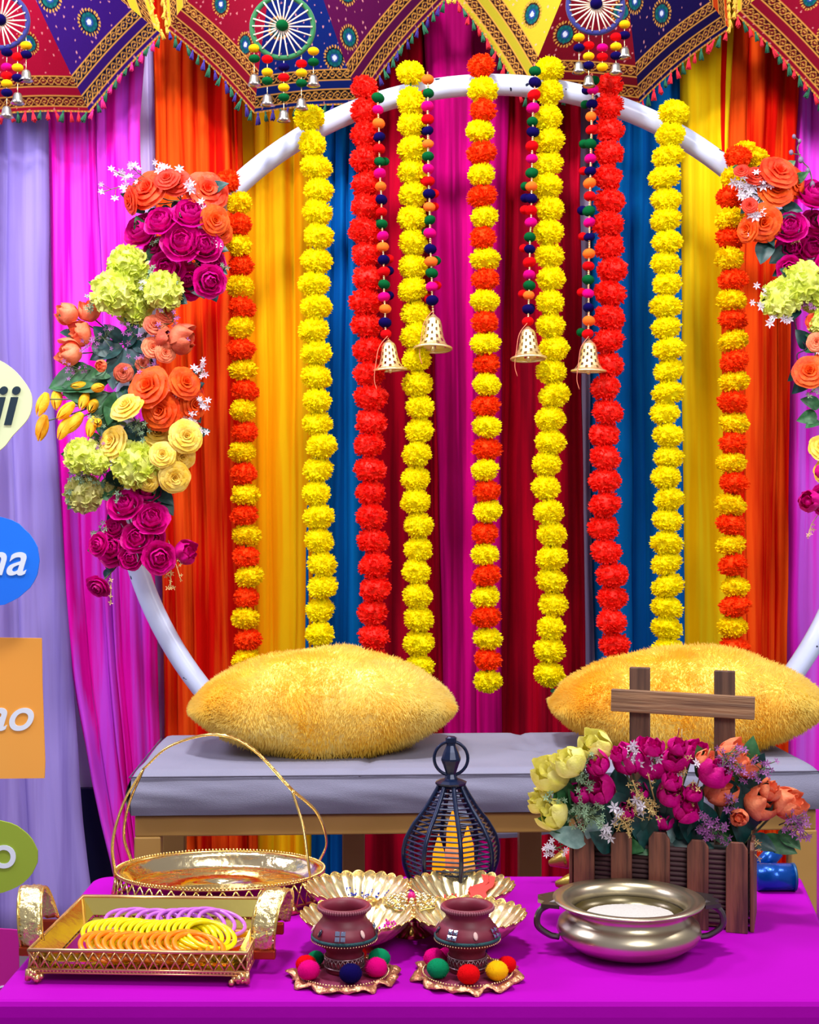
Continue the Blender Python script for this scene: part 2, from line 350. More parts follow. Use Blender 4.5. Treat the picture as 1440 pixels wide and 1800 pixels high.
def pompom_string(label, path, seq, belly, D=3.35):
    b = P(path[0][1], seq[0][0], D); g = thing('pompom_string', label, 'pompom garland', b, group='pompom strings with a gold bell')
    rng = random.Random(int(path[0][1])); beads = MB(); prev = None
    for (y, c) in seq:
        x = lerp_list(path, y)+rng.uniform(-1, 1); p = P(x, y, D)-b; s = rng.uniform(9.6, 11.5)*D/F
        f = obj('pompom', PM[c][rng.randrange(2)], None, g, loc=p, label=PN[c]+' felt pompom'); f.scale = (s*1.05, s, s*.95); f.rotation_euler = (rng.uniform(-.3, .3), rng.uniform(-.3, .3), rng.uniform(0, 6))
        if prev is not None:
            for k in range(1, 8):
                q = prev.lerp(p, k/8); beads.ball(q+Vector((0, -.004, 0)), .0027, 6)
            if rng.random() < .4:          # the second strand, turned behind
                f = obj('pompom', PM[rng.choice('nrg')][0], None, g, loc=p+Vector((.012*(1 if x < 900 else -1)*rng.choice([1, 1, -.6]), .03, .008))); f.scale = (s*.85,)*3
        prev = p
    bx, by, h = belly; top = P(bx, by, D)-b; H = h*D/F
    for k in range(1, 5): beads.ball(prev.lerp(top, k/5), .0027, 6)
    obj('beads', beads, m_bead, g)
    bl = obj('bell', bell_me, None, g, loc=top, label='pierced gold bell'); bl.scale = (H*.72, H*.72, H); bl.rotation_euler = (rng.uniform(-.1, .1), rng.uniform(-.08, .08), rng.uniform(0, 3))
    obj('bell_rim', flange_me, None, bl); obj('clapper', clap_me, None, bl)
    th = MB(); th.tube(catmull([top+Vector((0, -.01, .01)), top+Vector((-.022, -.02, -.02)), top+Vector((-.03, -.03, -.06)), top+Vector((-.034, -.03, -.1)), top+Vector((-.028, -.03, -.125))], 5), .0009, 5)
    obj('loose_thread', th, m_str, g); th = MB()
    zz = [prev, top+Vector((0, 0, .0)), top+Vector((0, 0, -.02))]
    th.tube([P(path[0][1], seq[0][0]-6, 3.47)-b, Vector((0, .08, .035)), Vector((0, .02, .025)), Vector((0, 0, 0))]+[prev*(k/6) for k in range(1, 6)]+zz, .0015, 5)
    obj('twine', th, m_str, g)
def cyc(ys, s): return list(zip(ys, s))
pompom_string('pompom string with bell right beside the left red garland', [(170, 664), (330, 669), (460, 674), (590, 678)],
    cyc([172, 193, 217, 241, 262, 284, 305, 328, 351, 373, 394, 415, 434, 457, 478, 500, 522, 543, 567, 587], 'gmonr'*4), (683, 597, 56))
pompom_string('pompom string with bell beside the yellow garland left of centre', [(130, 752), (300, 753), (460, 757), (550, 762)],
    cyc([140, 164, 187, 210, 230, 253, 275, 297, 319, 341, 364, 387, 410, 438, 460, 480, 504, 528], 'ogmrnogmrnogmnogmn'), (762, 553, 64))
pompom_string('pompom string with bell beside the yellow garland right of centre', [(125, 941), (200, 937), (350, 934), (460, 931), (570, 929)],
    cyc([125, 145, 167, 190, 214, 232, 257, 279, 304, 328, 349, 370, 391, 417, 438, 461, 483, 502, 519, 544, 565], 'gnrmgnrmgonrmgnrmgonr'), (928, 574, 60))
pompom_string('pompom string with bell just left of the right red garland', [(140, 1043), (200, 1040), (350, 1036), (590, 1034)],
    cyc([142, 158, 183, 205, 228, 253, 279, 301, 322, 345, 371, 391, 417, 446, 468, 492, 516, 541, 564, 587], 'gmnor'*4), (1036, 597, 58))

# ================================================================== EMBROIDERED UMBRELLAS
def hx(c): return np.array(lin(c)[:3])
GOLD = hx((196, 138, 60))
vm = vcol_mat('embroidered_cotton')
def panel_color(a, d, L, style, meds, rs):
    """a: along the edge, d: distance from it (both in pixels) -> colour"""
    fld, dark = style
    if d < 3.2: return GOLD*(.75+.5*((int(a/3)) % 2))
    for d0 in (7, 37):
        v = d-d0
        if 0 <= v < 17:
            if v < 1.7 or v > 15.3: return GOLD
            ph = a/13+(.5 if d0 > 20 else 0); c_ = abs(v-8.5)
            wv = 4.6*abs(math.sin(PI*ph))+.3
            if abs(c_-wv) < .95: return GOLD*.85
            if c_ < 1.1 and abs(math.sin(PI*ph)) > .85: return GOLD
            return dark*.5 if c_ > wv else dark*1.1
    if 24 <= d < 37:
        return fld*.82
    for (ma, md, mr) in meds:
        r = math.hypot(a-ma, d-md)
        if r < mr:
            q = r/mr; th = math.atan2(d-md, a-ma)
            if q < .2: return hx((190, 196, 216))
            if q < .34: return hx((30, 60, 130))
            if q < .68: return hx((4, 66, 80)) if (int(th*9/PI) % 2 or q < .5) else hx((8, 90, 84))
            if q < .8: return dark*.6
            return GOLD*.95 if int((th+4)*22/PI) % 2 else fld*.6
    ia, id_ = int(a//11), int(d//11); h = (ia*7349+id_*9151+17) % 97
    if h % 5 < 2:
        cx = ia*11+3+h % 5; cy = id_*11+3+(h//5) % 5
        if math.hypot(a-cx, d-cy) < 1.0+(h % 4)*.2: return fld*.4+hx((226, 150, 150))*.6
    return fld
tas_me = {}
def tassel_mesh(k, col):
    mb = MB(); rng = random.Random(ord(k)); mb.ball((0, 0, 0), .16, 6)
    for i in range(14):
        a = i*2.4; r = .3*math.sqrt((i+.5)/14)
        mb.tube([(0, 0, 0), (r*.6*math.cos(a), r*.6*math.sin(a), -.4), (r*math.cos(a), r*math.sin(a), -1+rng.uniform(0, .15))], .07, 4)
    tas_me[k] = mb.mesh('tassel', mat('tassel_'+k, col, .8))
for k, c_ in {'r': (200, 14, 44), 'g': (22, 92, 62), 'n': (46, 26, 120), 'm': (222, 20, 120), 'y': (226, 180, 60)}.items(): tassel_mesh(k, c_)
def umbrella(label, hub, vis, cols, tas, D=3.56, meds=None, cabs=3):
    H = Vector((hub[0], hub[1])); rim = [Vector(v) for v in vis]; rim += [2*H-v for v in rim]
    base = P(hub[0], hub[1], D); g = thing('embroidered_umbrella', label, 'umbrella', base, group='embroidered umbrellas hung across the top')
    n = len(rim)
    def pos(q, t):            # t 0 at the rim, 1 at the hub
        d = .17*(1-(1-t)**2)
        p = P(q.x, q.y, D); return Vector((p.x, D-d, p.z))-base
    for i in range(n):
        A, B = rim[i], rim[(i+1) % n]; L = (B-A).length
        seen = max(A.y, B.y) > -5; res = 1.7 if seen else 20
        nu = max(4, int(L/res)); mid = (A+B)/2; hgt = abs((B-A).cross(H-A))/L; nv = max(6, int(hgt/res)); vmax = 1.0
        fld, dark = cols[i % len(cols)]; fld, dark = hx(fld)*.6, hx(dark)*.5
        md = (meds or {}).get(i, [(L*.5, 84, 19), (L*.36, 140, 17), (L*.62, 150, 17), (L*.78, 66, 15), (L*.2, 66, 14)])
        vs_, cs_, fs_ = [], [], []
        for j in range(nv+1):
            t = j/nv*vmax; wdt = 1-t
            for k in range(nu+1):
                s = k/nu; E = A.lerp(B, s); sag = .035*L*math.sin(PI*s)*wdt*(1 if seen else 0)
                q = E.lerp(H, t); q = q+(H-mid).normalized()*sag
                p = pos(q, t); p.y += .012*math.sin(PI*s)*wdt; vs_.append(p)
                a = L*.5+(s-.5)*L*wdt; cs_.append(panel_color(a, t*hgt, L, (fld, dark), md, 0) if seen else fld)
        for j in range(nv):
            for k in range(nu):
                o_ = j*(nu+1)+k; fs_.append((o_, o_+1, o_+nu+2, o_+nu+1))
        me = bpy.data.meshes.new('panel'); me.from_pydata([tuple(v) for v in vs_], [], fs_); me.update(); me.materials.append(vm)
        ca = me.color_attributes.new('Col', 'FLOAT_COLOR', 'POINT')
        arr = np.ones((len(vs_), 4), np.float32); arr[:, :3] = np.array(cs_); ca.data.foreach_set('color', arr.ravel())
        me.polygons.foreach_set('use_smooth', [True]*len(fs_))
        obj('panel', me, None, g, label=cols[i % len(cols)][0] and None)
        if seen:
            nt_ = int(L/13); kk = tas[i % len(tas)]
            for j in range(nt_):
                s = (j+.5)/nt_; E = A.lerp(B, s)+(H-mid).normalized()*(.035*L*math.sin(PI*s)-2)
                if E.y < -15 or not -20 < E.x < 1460: continue
                f = obj('tassel', tas_me[kk[j % len(kk)]], None, g, loc=pos(E, 0)); s_ = random.uniform(15, 20)*D/F
                f.scale = (s_*.8, s_*.8, s_); f.rotation_euler = (random.uniform(-.2, .2), random.uniform(-.5, .5), random.uniform(0, 6))
    mb = MB()
    for v in rim: mb.tube([pos(v.lerp(H, t), t)+Vector((0, .014, 0)) for t in (0.02, .25, .5, .75, 1)], .003, 6)
    obj('ribs', mb, mat('umbrella_rib', (70, 66, 70), .4, .7), g)
    mb = MB(); mb.tube([(0, -.17, 0), (0, .18, 0)], .006, 8); obj('pole', mb, MATS['umbrella_rib'], g)
    return g
crim = ((158, 2, 44), (112, 4, 26)); purp = ((54, 10, 118), (14, 10, 60)); magp = ((92, 2, 74), (50, 4, 36)); blu = ((4, 34, 118), (14, 6, 30))
yel = ((216, 200, 46), (78, 26, 26)); navy = ((20, 4, 76), (70, 6, 44)); orn = ((226, 70, 16), (80, 8, 20)); crim2 = ((128, 2, 30), (100, 4, 26)); crd = ((184, 2, 52), (116, 4, 30))
umbrella('embroidered umbrella with crimson and purple panels at top left corner', (22, -118), [(-150, 60), (-28, 204), (158, 198), (284, 60)], [orn, crd, purp, yel], ['rg', 'rgr', 'mg', 'y'],
         meds={1: [(108, 102, 18), (150, 175, 14), (30, 110, 14)], 2: [(98, 84, 20), (70, 150, 21), (120, 150, 19)]})
umbrella('embroidered umbrella with crimson, blue and plum panels left of centre', (512, -132), [(294, 52), (447, 200), (632, 184), (784, -2)], [crim, blu, magp, yel], ['ng', 'ng', 'ng', 'y'],
         meds={0: [(150, 66, 17), (80, 84, 17), (120, 140, 16)], 1: [(150, 70, 19), (60, 120, 18)], 2: [(56, 74, 18), (100, 118, 19), (150, 160, 18)]})
umbrella('embroidered umbrella with yellow, crimson and navy panels right of centre', (1052, -140), [(803, 0), (918, 170), (1124, 182), (1282, 52)], [yel, crim2, navy, orn], ['rg', 'g', 'rgr', 'y'],
         meds={0: [(130, 78, 19), (60, 100, 18)], 1: [(60, 92, 20), (150, 130, 18)], 2: [(98, 84, 19), (60, 128, 18), (130, 150, 18)]})
umbrella('embroidered umbrella with crimson panels at top right corner', (1530, -120), [(1293, 26), (1446, 182), (1640, 196), (1782, 30)], [crim, blu, magp, yel], ['rg', 'rg', 'ng', 'y'],
         meds={0: [(150, 66, 17), (90, 84, 17), (120, 140, 16)]})
# hanging wheels with pompom tassels
m_straw = mat('straw', (238, 212, 186), .6)
def wheel(label, c, R, ringcol, hubk, strings, D=3.3, nsp=22):
    b = P(c[0], c[1], D); g = thing('spoked_wheel_hanging', label, 'ornament', b, group='spoked wheel hangings with pompoms'); r = R*D/F
    mr = mat('wheel_'+ringcol[0], ringcol[1], .8, sheen=.2)
    obj('wheel_rim', tor(MB(), (0, 0, 0), r, .0065, 48, 8, 'y'), mr, g)
    for i in range(nsp):
        a = 2*PI*i/nsp+random.uniform(-.05, .05); m1 = MB()
        m1.tube([(r*.12*math.cos(a), -.006, r*.12*math.sin(a)), (r*.98*math.cos(a), -.008, r*.98*math.sin(a))], .0019, 6); obj('spoke', m1, m_straw, g)
    f = obj('pompom', PM[hubk][0], None, g, loc=(0, -.015, 0), label=PN[hubk]+' pompom at the hub'); f.scale = (.015,)*3
    th = MB(); th.tube([(0, 0, r), (0, .01, r+.14), (0, .05, .62)], .0012, 5)
    for (x0, y0, items) in strings:
        prev = P(x0, y0, D)-b
        for (y, k) in items:
            p = P(x0, y, D)-b; th.tube([prev, p], .0012, 5); prev = p
            if k == 'B':
                bl = obj('bell', MB().lathe([(.004, 0), (.008, -.002), (.0105, -.008), (.012, -.018), (.0165, -.026)], 16), m_silv, g, loc=p+Vector((0, 0, .012)), label='small silver bell'); solid(bl, .001)
            else:
                f = obj('pompom', PM[k][0], None, g, loc=p, label=PN[k]+' felt pompom'); s_ = 9.6*D/F; f.scale = (s_*1.05, s_, s_*.85)
    obj('threads', th, m_bead, g)
wheel('green rimmed straw wheel hanging with pompoms and silver bells', (497, 48), 54, ('green', (10, 96, 48)), 'g', [
    (447, 85, [(85, 'y'), (103, 'g'), (140, 'B')]), (470, 100, [(104, 'r'), (127, 'y'), (142, 'g'), (175, 'B')]), (499, 100, [(118, 'n'), (136, 'r'), (154, 'y'), (171, 'g'), (203, 'B')]),
    (530, 95, [(112, 'r'), (128, 'y'), (146, 'g'), (182, 'B')]), (551, 85, [(90, 'y'), (109, 'g'), (141, 'B')])])
wheel('blue rimmed straw wheel hanging at the top left corner', (3, 38), 46, ('blue', (14, 20, 104)), 'n', [
    (12, 80, [(92, 'n'), (118, 'm'), (133, 'r'), (147, 'y'), (163, 'n'), (196, 'B')]), (31, 75, [(100, 'r'), (119, 'y'), (137, 'n'), (172, 'B')]), (46, 65, [(80, 'y'), (96, 'n'), (132, 'B')])])
wheel('blue rimmed straw wheel hanging right of centre at the top', (1047, 10), 48, ('blue', (14, 20, 104)), 'n', [
    (1018, 55, [(66, 'y'), (84, 'n'), (118, 'B')]), (1035, 60, [(80, 'r'), (99, 'y'), (115, 'n'), (142, 'B')]), (1059, 60, [(84, 'm'), (100, 'r'), (118, 'y')]),
    (1083, 58, [(65, 'r'), (82, 'y'), (98, 'n'), (120, 'B')]), (1098, 40, [(43, 'y'), (62, 'n'), (92, 'B')])], nsp=26)
# ================================================================== FLOWERS
def rose_petal(mb, rb, rt, h, th, wd, lip, wave=0, rng=random, nu=6, nv=5, zb=0):
    ph = rng.uniform(0, 6)
    def fn(u, v):
        uu = 2*u-1; a = th+uu*wd/2*(1-.3*(1-v)**2)
        r = rb+(rt-rb)*v**1.3; z = zb+h*(1-(1-v)**1.6)-.16*h*uu*uu*v
        if v > .7: q = (v-.7)/.3; r += lip*q*q; z -= lip*.45*q*q
        r += wave*math.sin(uu*4+ph)*v*v
        return (r*math.cos(a), r*math.sin(a), z)
    mb.grid(fn, nu, nv)
def rose(seed, open_=1.0):
    rng = random.Random(seed); mb = MB()
    for k, (rb, rt, h, n, wd, lip) in enumerate([(.05, .1, .62, 2, 3.2, .0), (.1, .2, .62, 3, 2.6, .03), (.15, .34, .6, 4, 2.1, .07), (.2, .52, .54, 5, 1.7, .12), (.22, .7*open_, .44, 5, 1.6, .17), (.2, .84*open_, .28, 6, 1.4, .16)]):
        for i in range(n): rose_petal(mb, rb, rt, h, 2*PI*i/n+k*.7+rng.uniform(-.2, .2), wd, lip, .03, rng)
    mb.ball((0, 0, .05), .3, 8); return mb
def peony(seed):
    rng = random.Random(seed); mb = MB()
    for k, (rb, rt, h, n, wd, lip) in enumerate([(.1, .12, .8, 3, 2.4, -.05), (.25, .35, .82, 5, 1.8, -.12), (.4, .6, .72, 6, 1.6, -.14), (.5, .88, .66, 6, 1.6, -.1), (.45, 1.0, .42, 6, 1.5, -.02)]):
        for i in range(n): rose_petal(mb, rb, rt, h, 2*PI*i/n+k*.5+rng.uniform(-.3, .3), wd, lip, .05, rng, zb=-.1)
    mb.ball((0, 0, .1), .45, 8); return mb
def bud(seed, n=6):           # closed cupped bloom, base at z 0
    rng = random.Random(seed); mb = MB()
    for i in range(n):
        th = 2*PI*i/n+rng.uniform(-.2, .2); k = rng.uniform(.86, 1.14); ph = i*1.3; op = rng.uniform(.02, .3); tp = rng.uniform(.0, .16)
        def fn(u, v):
            uu = 2*u-1; a = th+uu*.95*(1-.4*v*v); r = (.72*math.sin(PI*(v*.8+.08))**.8*(1+.09*(i % 2))+.04+op*v**3)*k
            z = 1.35*v*k-.22*uu*uu*v+tp*(1-abs(uu))*v**4+.05*math.sin(uu*5+ph)*v; r += .05*math.sin(uu*4+ph)*v
            return (r*math.cos(a), r*math.sin(a), z-.3)
        mb.grid(fn, 6, 7)
    for j in range(4): rose_petal(mb, .2, .42, 1.15, 2*PI*j/4+.5, 1.7, -.1, .05, rng, zb=-.15)
    mb.ball((0, 0, .2), .42, 8, 1.1); return mb
def tulip(seed):
    rng = random.Random(seed); mb = MB()
    for i in range(6):
        th = 2*PI*i/6+.1*i
        def fn(u, v):
            uu = 2*u-1; a = th+uu*.85*(1-.75*v**2); r = .44*math.sin(PI*(v*.84+.1))**.7*(1+.06*(i % 2)); return (r*math.cos(a), r*math.sin(a), 1.9*v-.5)
        mb.grid(fn, 4, 7)
    return mb
def leaf_mesh(wd=.34, curl=.25):
    mb = MB()
    def fn(u, v):
        uu = 2*u-1; w_ = wd*math.sin(PI*min(1, v*.97+.03))**.8*(1-.35*v); return (uu*w_, v, -curl*v*v+.12*abs(uu)*w_*2+.02*math.sin(v*9)*uu)
    mb.grid(fn, 6, 8); return mb
FM = {}
def fmesh(kind, key, m):
    k = (kind, key)
    if k not in FM:
        mk = {'rose': lambda s: rose(s), 'peony': lambda s: peony(s), 'bud': lambda s: bud(s), 'tulip': lambda s: tulip(s),
              'hydrangea': lambda s: frill_ball(120, .42, .07, .9, s, .35, .05)}[kind]
        FM[k] = [mk(5+13*i).mesh('flower', m, True) for i in range(3)]
    return random.choice(FM[k])
fm = lambda n, a, b, tr=.22: mat('petal_'+n, a, .5, col2=b, scale=1.6, trans=tr, bump=.3, bscale=9, spec=.25)
f_or = fm('orange', (236, 62, 4), (250, 104, 30)); f_co = fm('coral', (240, 44, 18), (252, 96, 52)); f_mg = fm('magenta', (196, 0, 118), (226, 0, 150)); f_gy = fm('lime', (218, 230, 76), (238, 244, 140))
f_pe = fm('peach', (246, 118, 76), (255, 156, 112)); f_ye = fm('butter', (246, 206, 60), (255, 230, 120)); f_tu = fm('tulip', (252, 172, 14), (255, 206, 50)); f_du = fm('dusty', (206, 78, 56), (232, 124, 86)); f_py = fm('pale_yellow', (232, 226, 104), (248, 240, 150))
f_rd = fm('redorange', (214, 38, 22), (240, 70, 44)); f_do = fm('dull_lime', (196, 196, 110), (222, 216, 140))
l_dk = mat('leaf_dark', (12, 50, 50), .45, col2=(20, 76, 74), scale=4, trans=.1); l_gr = mat('leaf_green', (28, 84, 44), .45, col2=(60, 122, 70), scale=4, trans=.15)
l_pl = mat('leaf_silver', (126, 166, 160), .7, col2=(160, 196, 190), scale=5, trans=.15)
s_wh = mat('sprig_white', (236, 230, 244), .6, trans=.2); s_li = mat('sprig_lilac', (168, 96, 168), .6, trans=.2); s_go = mat('sprig_gold', (206, 176, 110), .6); s_st = mat('stem_green', (86, 104, 66), .6); s_gg = mat('sprig_grey_green', (136, 168, 132), .7)
leaf_me = {k: [leaf_mesh(.34+.08*i, .15+.2*i).mesh('leaf', m) for i in range(2)] for k, m in {'d': l_dk, 'g': l_gr, 's': l_pl}.items()}
def aim(o, d, roll=None):
    o.rotation_mode = 'QUATERNION'; q = Vector(d).normalized().to_track_quat('Z', 'Y')
    o.rotation_quaternion = q @ Quaternion((0, 0, 1), random.uniform(0, 6) if roll is None else roll)
def put_leaf(g, p, q, k='d', wd=1.0, label=None):
    """leaf from point p to point q (relative)"""
    d = q-p; L = d.length; o = obj('leaf', random.choice(leaf_me[k]), None, g, loc=p, label=label); y = d.normalized(); nn = Vector((random.uniform(-.4, .4), -1, random.uniform(0, .6)))
    z = (nn-y*nn.dot(y)).normalized(); x = y.cross(z); R = Matrix((x, y, z)).transposed(); o.rotation_mode = 'QUATERNION'; o.rotation_quaternion = R.to_quaternion(); o.scale = (L*wd, L, L)
def star_mesh(m, n=6, name='floret'):
    mb = MB()
    for i in range(n):
        a = 2*PI*i/n; c_, s_ = math.cos(a), math.sin(a)
        mb.add([(0, 0, 0), (.5*c_-.2*s_, .5*s_+.2*c_, .25), (c_, s_, .3), (.5*c_+.2*s_, .5*s_-.2*c_, .25)], [(0, 1, 2, 3)])
    mb.ball((0, 0, .08), .16, 6); return mb.mesh(name, m)
STAR = {'w': star_mesh(s_wh), 'l': star_mesh(s_li, 5), 'g': star_mesh(s_go, 4), 'e': star_mesh(s_gg, 5)}
def sprig(g, root, tip, k='w', n=6, size=.009, D=3.3, spread=.02, b=None, label=None):
    """a stem from root to tip with florets along its outer half; stem is the part, the florets its sub-parts"""
    mb = MB(); mid = root.lerp(tip, .5)+Vector((random.uniform(-1, 1), random.uniform(-1, 0), random.uniform(-1, 1)))*spread*.5
    pts = catmull([root, mid, tip], 5); mb.tube(pts, .0011, 5); ends = []
    for i in range(n):
        t = .4+.6*(i+1)/n; p = pts[min(len(pts)-1, int(t*(len(pts)-1)))]
        e = p+Vector((random.uniform(-1, 1), random.uniform(-1, .2), random.uniform(-1, 1)))*spread if i < n-1 else tip
        mb.tube([p, e], .0007, 4); ends.append(e)
    st = obj('sprig', mb, s_st if k != 'g' else s_go, g, label=label)
    for e in ends:
        f = obj('floret', STAR[k], None, st, loc=e); s_ = size*random.uniform(.7, 1.2)*(.8 if k == 'g' else 1); f.scale = (s_,)*3; aim(f, (random.uniform(-.8, .8), -1, random.uniform(-.6, .8)))
def cluster(label, cat, kind, items, m, D, group=None, anchor=None, leaves=(), sprigs=(), lean=.6, name='artificial_flower_cluster', down=False, alt=None, jit=.05):
    """items: (px, py, r_px[, direction override]); anchor: where the stems gather (world)"""
    cx = sum(i[0] for i in items)/len(items); cy = sum(i[1] for i in items)/len(items)
    anchor = anchor or P(cx, cy, D+.08); g = thing(name, label, cat, anchor, group=group); st = MB()
    for it in items:
        x, y, r = it[:3]; mm = m; kk = kind
        if len(it) > 4 and it[4]: mm = it[4]
        if len(it) > 5: kk = it[5]
        Dd = D+random.uniform(-jit, jit*.5); p = P(x, y, Dd)-anchor; rr = r*Dd/F
        f = obj('flower', fmesh(kk, mm.name, mm), None, g, loc=p)
        d = it[3] if len(it) > 3 and it[3] else ((x-cx)/70*lean, -1, -(y-cy)/70*lean+.25)
        aim(f, d)
        if kk == 'bud': f.scale = (rr*1.25,)*3
        elif kk == 'tulip': f.scale = (rr*1.4,)*3
        else: f.scale = (rr*1.2,)*3
        if mm is not m: f['label'] = mm.name.replace('petal_', '').replace('redorange', 'dark red')+' flower head'
        st.tube(catmull([Vector((0, 0, 0)), p*.5+Vector((0, .01, -.006)), p+Vector(d).normalized()*-.02*0], 4), .0018, 5)
    obj('stems', st, s_st, g)
    if D > 3 and kind != 'tulip' and len(items) > 3:        # dark leaves fanned out behind the heads
        rg = random.Random(int(cx+cy)); leaves = list(leaves)
        for it in rg.sample(items, min(6, len(items))):
            a = math.atan2(it[1]-cy, it[0]-cx)+rg.uniform(-.8, .8); r_ = it[2]*rg.uniform(.9, 1.35)
            leaves.append((it[0], it[1], it[0]+r_*math.cos(a)*1.1, it[1]+r_*math.sin(a)*1.1, rg.choice('ddg')))
    for (x0, y0, x1, y1, k) in leaves:
        put_leaf(g, P(x0, y0, D+.01)-anchor, P(x1, y1, D-.02)-anchor, k, random.uniform(.85, 1.2))
    for (x0, y0, x1, y1, k, n, sz, sp) in sprigs:
        sprig(g, P(x0, y0, D+.01)-anchor, P(x1, y1, D-.03)-anchor, k, n, sz, spread=sp)
    return g
DL = 3.33
gl = 'artificial flowers on the left of the hoop'; gr = 'artificial flowers on the right of the hoop'
cluster('coral and orange silk roses at the top of the left flower spray', 'flowers', 'rose', [(266, 338, 33), (236, 352, 22, (-1, -.6, -.2), f_co), (312, 326, 24, None, f_rd), (362, 340, 33), (376, 388, 23, None, f_or), (388, 410, 18, None, f_or), (296, 318, 20, None, f_rd)],
        f_co, DL, gl, leaves=[(290, 360, 300, 400, 'd'), (305, 355, 330, 388, 'd'), (255, 372, 228, 362, 'd'), (268, 366, 285, 402, 'd')],
        sprigs=[(270, 330, 178, 338, 'w', 5, .011, .03), (270, 330, 205, 305, 'w', 6, .011, .03), (280, 320, 228, 288, 'w', 6, .012, .025), (290, 320, 282, 292, 'w', 8, .012, .015), (300, 320, 315, 298, 'w', 2, .012, .01), (320, 345, 335, 325, 'w', 9, .013, .018), (340, 360, 362, 372, 'w', 5, .011, .02)])
cluster('magenta silk peonies in the upper left spray above the lime blooms', 'flowers', 'peony', [(256, 412, 31), (286, 396, 27), (336, 384, 30), (322, 432, 33), (358, 436, 28), (298, 474, 29), (332, 494, 29), (366, 494, 26), (374, 464, 20), (276, 440, 20)],
        f_mg, DL, gl, leaves=[(300, 440, 270, 462, 'd'), (345, 450, 380, 470, 'd')], sprigs=[(310, 410, 316, 378, 'e', 4, .008, .01), (270, 440, 280, 420, 'e', 4, .008, .008), (360, 405, 392, 392, 'e', 5, .008, .012), (330, 470, 340, 452, 'e', 4, .008, .012), (370, 480, 400, 470, 'e', 5, .008, .012), (365, 440, 384, 432, 'w', 5, .011, .012)])
cluster('lime green silk carnations in the left spray under the upper peonies', 'flowers', 'hydrangea', [(226, 466, 31), (200, 514, 35), (238, 540, 31), (288, 512, 30), (250, 500, 20)],
        f_gy, DL, gl, leaves=[(230, 500, 250, 478, 'd')], sprigs=[(240, 500, 268, 470, 'e', 9, .008, .014), (250, 510, 255, 498, 'w', 7, .009, .012), (270, 520, 320, 512, 'e', 16, .008, .02), (270, 520, 300, 500, 'e', 10, .008, .02), (180, 520, 158, 545, 'e', 8, .009, .018)])
cluster('peach rosebuds with dark leaves on the outer left of the spray', 'flowers', 'bud', [(128, 556, 21, (-1, -.5, .5)), (160, 556, 21, (-.3, -.6, 1)), (148, 592, 22, (-.6, -.8, .2)), (134, 622, 22, (-1, -.6, .1)), (180, 644, 11, (-.2, -1, 0)), (272, 574, 18, None, f_du, 'rose'), (290, 556, 15, None, f_du, 'rose'), (268, 612, 17, None, f_pe, 'rose'), (284, 596, 22, (.8, -.6, 0), f_du), (308, 600, 26, (1, -.3, .1), f_du), (218, 656, 15, (0, -1, 0), f_du, 'rose'), (252, 640, 12, (0, -1, 0), f_du, 'rose'), (290, 620, 16, (0.4, -1, 0), f_pe, 'rose')],
        f_pe, DL, gl, leaves=[(215, 610, 158, 622, 'd'), (215, 600, 185, 570, 'd'), (220, 610, 240, 570, 'd'), (215, 612, 196, 670, 'd'), (225, 610, 268, 645, 'd'), (190, 600, 168, 576, 'd'), (130, 592, 112, 580, 'd'), (205, 640, 196, 682, 'd'), (235, 600, 255, 620, 'd'), (240, 640, 262, 672, 'd'), (200, 650, 160, 660, 'g'), (215, 680, 235, 710, 'd'), (165, 600, 200, 620, 'd')],
        sprigs=[(200, 600, 176, 588, 'l', 12, .008, .03), (240, 600, 225, 570, 'l', 9, .008, .02), (240, 630, 262, 650, 'l', 9, .008, .03), (290, 570, 305, 550, 'l', 12, .008, .03), (290, 570, 315, 590, 'l', 12, .008, .03), (160, 650, 128, 655, 'l', 12, .008, .025), (160, 600, 150, 612, 'l', 6, .008, .02), (280, 610, 262, 655, 'l', 6, .008, .02)])
cluster('golden yellow tulip buds drooping at the left tip of the spray', 'flowers', 'tulip', [(78, 702, 17, (-.25, -.4, -1)), (100, 694, 16, (.1, -.6, -1)), (76, 742, 18, (-.15, -.3, -1)), (122, 716, 16, (-.6, -.6, -.8)), (118, 744, 17, (-.4, -.4, -1)), (136, 736, 18, (-.6, -.4, -.8)), (150, 698, 14, (-.2, -.6, -.9)), (166, 708, 15, (-.1, -.8, -.6)), (150, 680, 14, (-.8, -.7, 0)), (168, 682, 13, (.8, -.8, 0)), (162, 742, 15, (-.1, -.5, -1)), (172, 742, 12, (.2, -.9, -.2))],
        f_tu, DL, gl, anchor=P(215, 690, DL+.05), leaves=[(180, 665, 88, 662, 'g'), (190, 670, 108, 672, 'g'), (175, 690, 110, 690, 'g'), (185, 700, 130, 700, 'g'), (170, 660, 84, 668, 'g'), (195, 700, 200, 760, 'g'), (205, 690, 220, 720, 'g'), (190, 690, 180, 770, 'g')])
cluster('burnt orange silk roses on the inner side of the left spray', 'flowers', 'rose', [(266, 684, 34), (322, 676, 26, (.6, -.8, .3), f_or), (286, 724, 30), (336, 712, 24, (.7, -.7, 0)), (304, 700, 20), (340, 690, 18, (.8, -.6, .3), f_rd)],
        f_or, DL, gl, leaves=[(290, 690, 312, 668, 'd'), (280, 700, 300, 730, 'd'), (245, 690, 236, 640, 'd')], sprigs=[(330, 680, 356, 640, 'w', 8, .011, .018), (335, 720, 366, 704, 'w', 8, .011, .018), (335, 730, 362, 760, 'w', 7, .011, .018), (300, 740, 340, 745, 'w', 12, .01, .02), (290, 700, 305, 705, 'w', 5, .009, .02)])
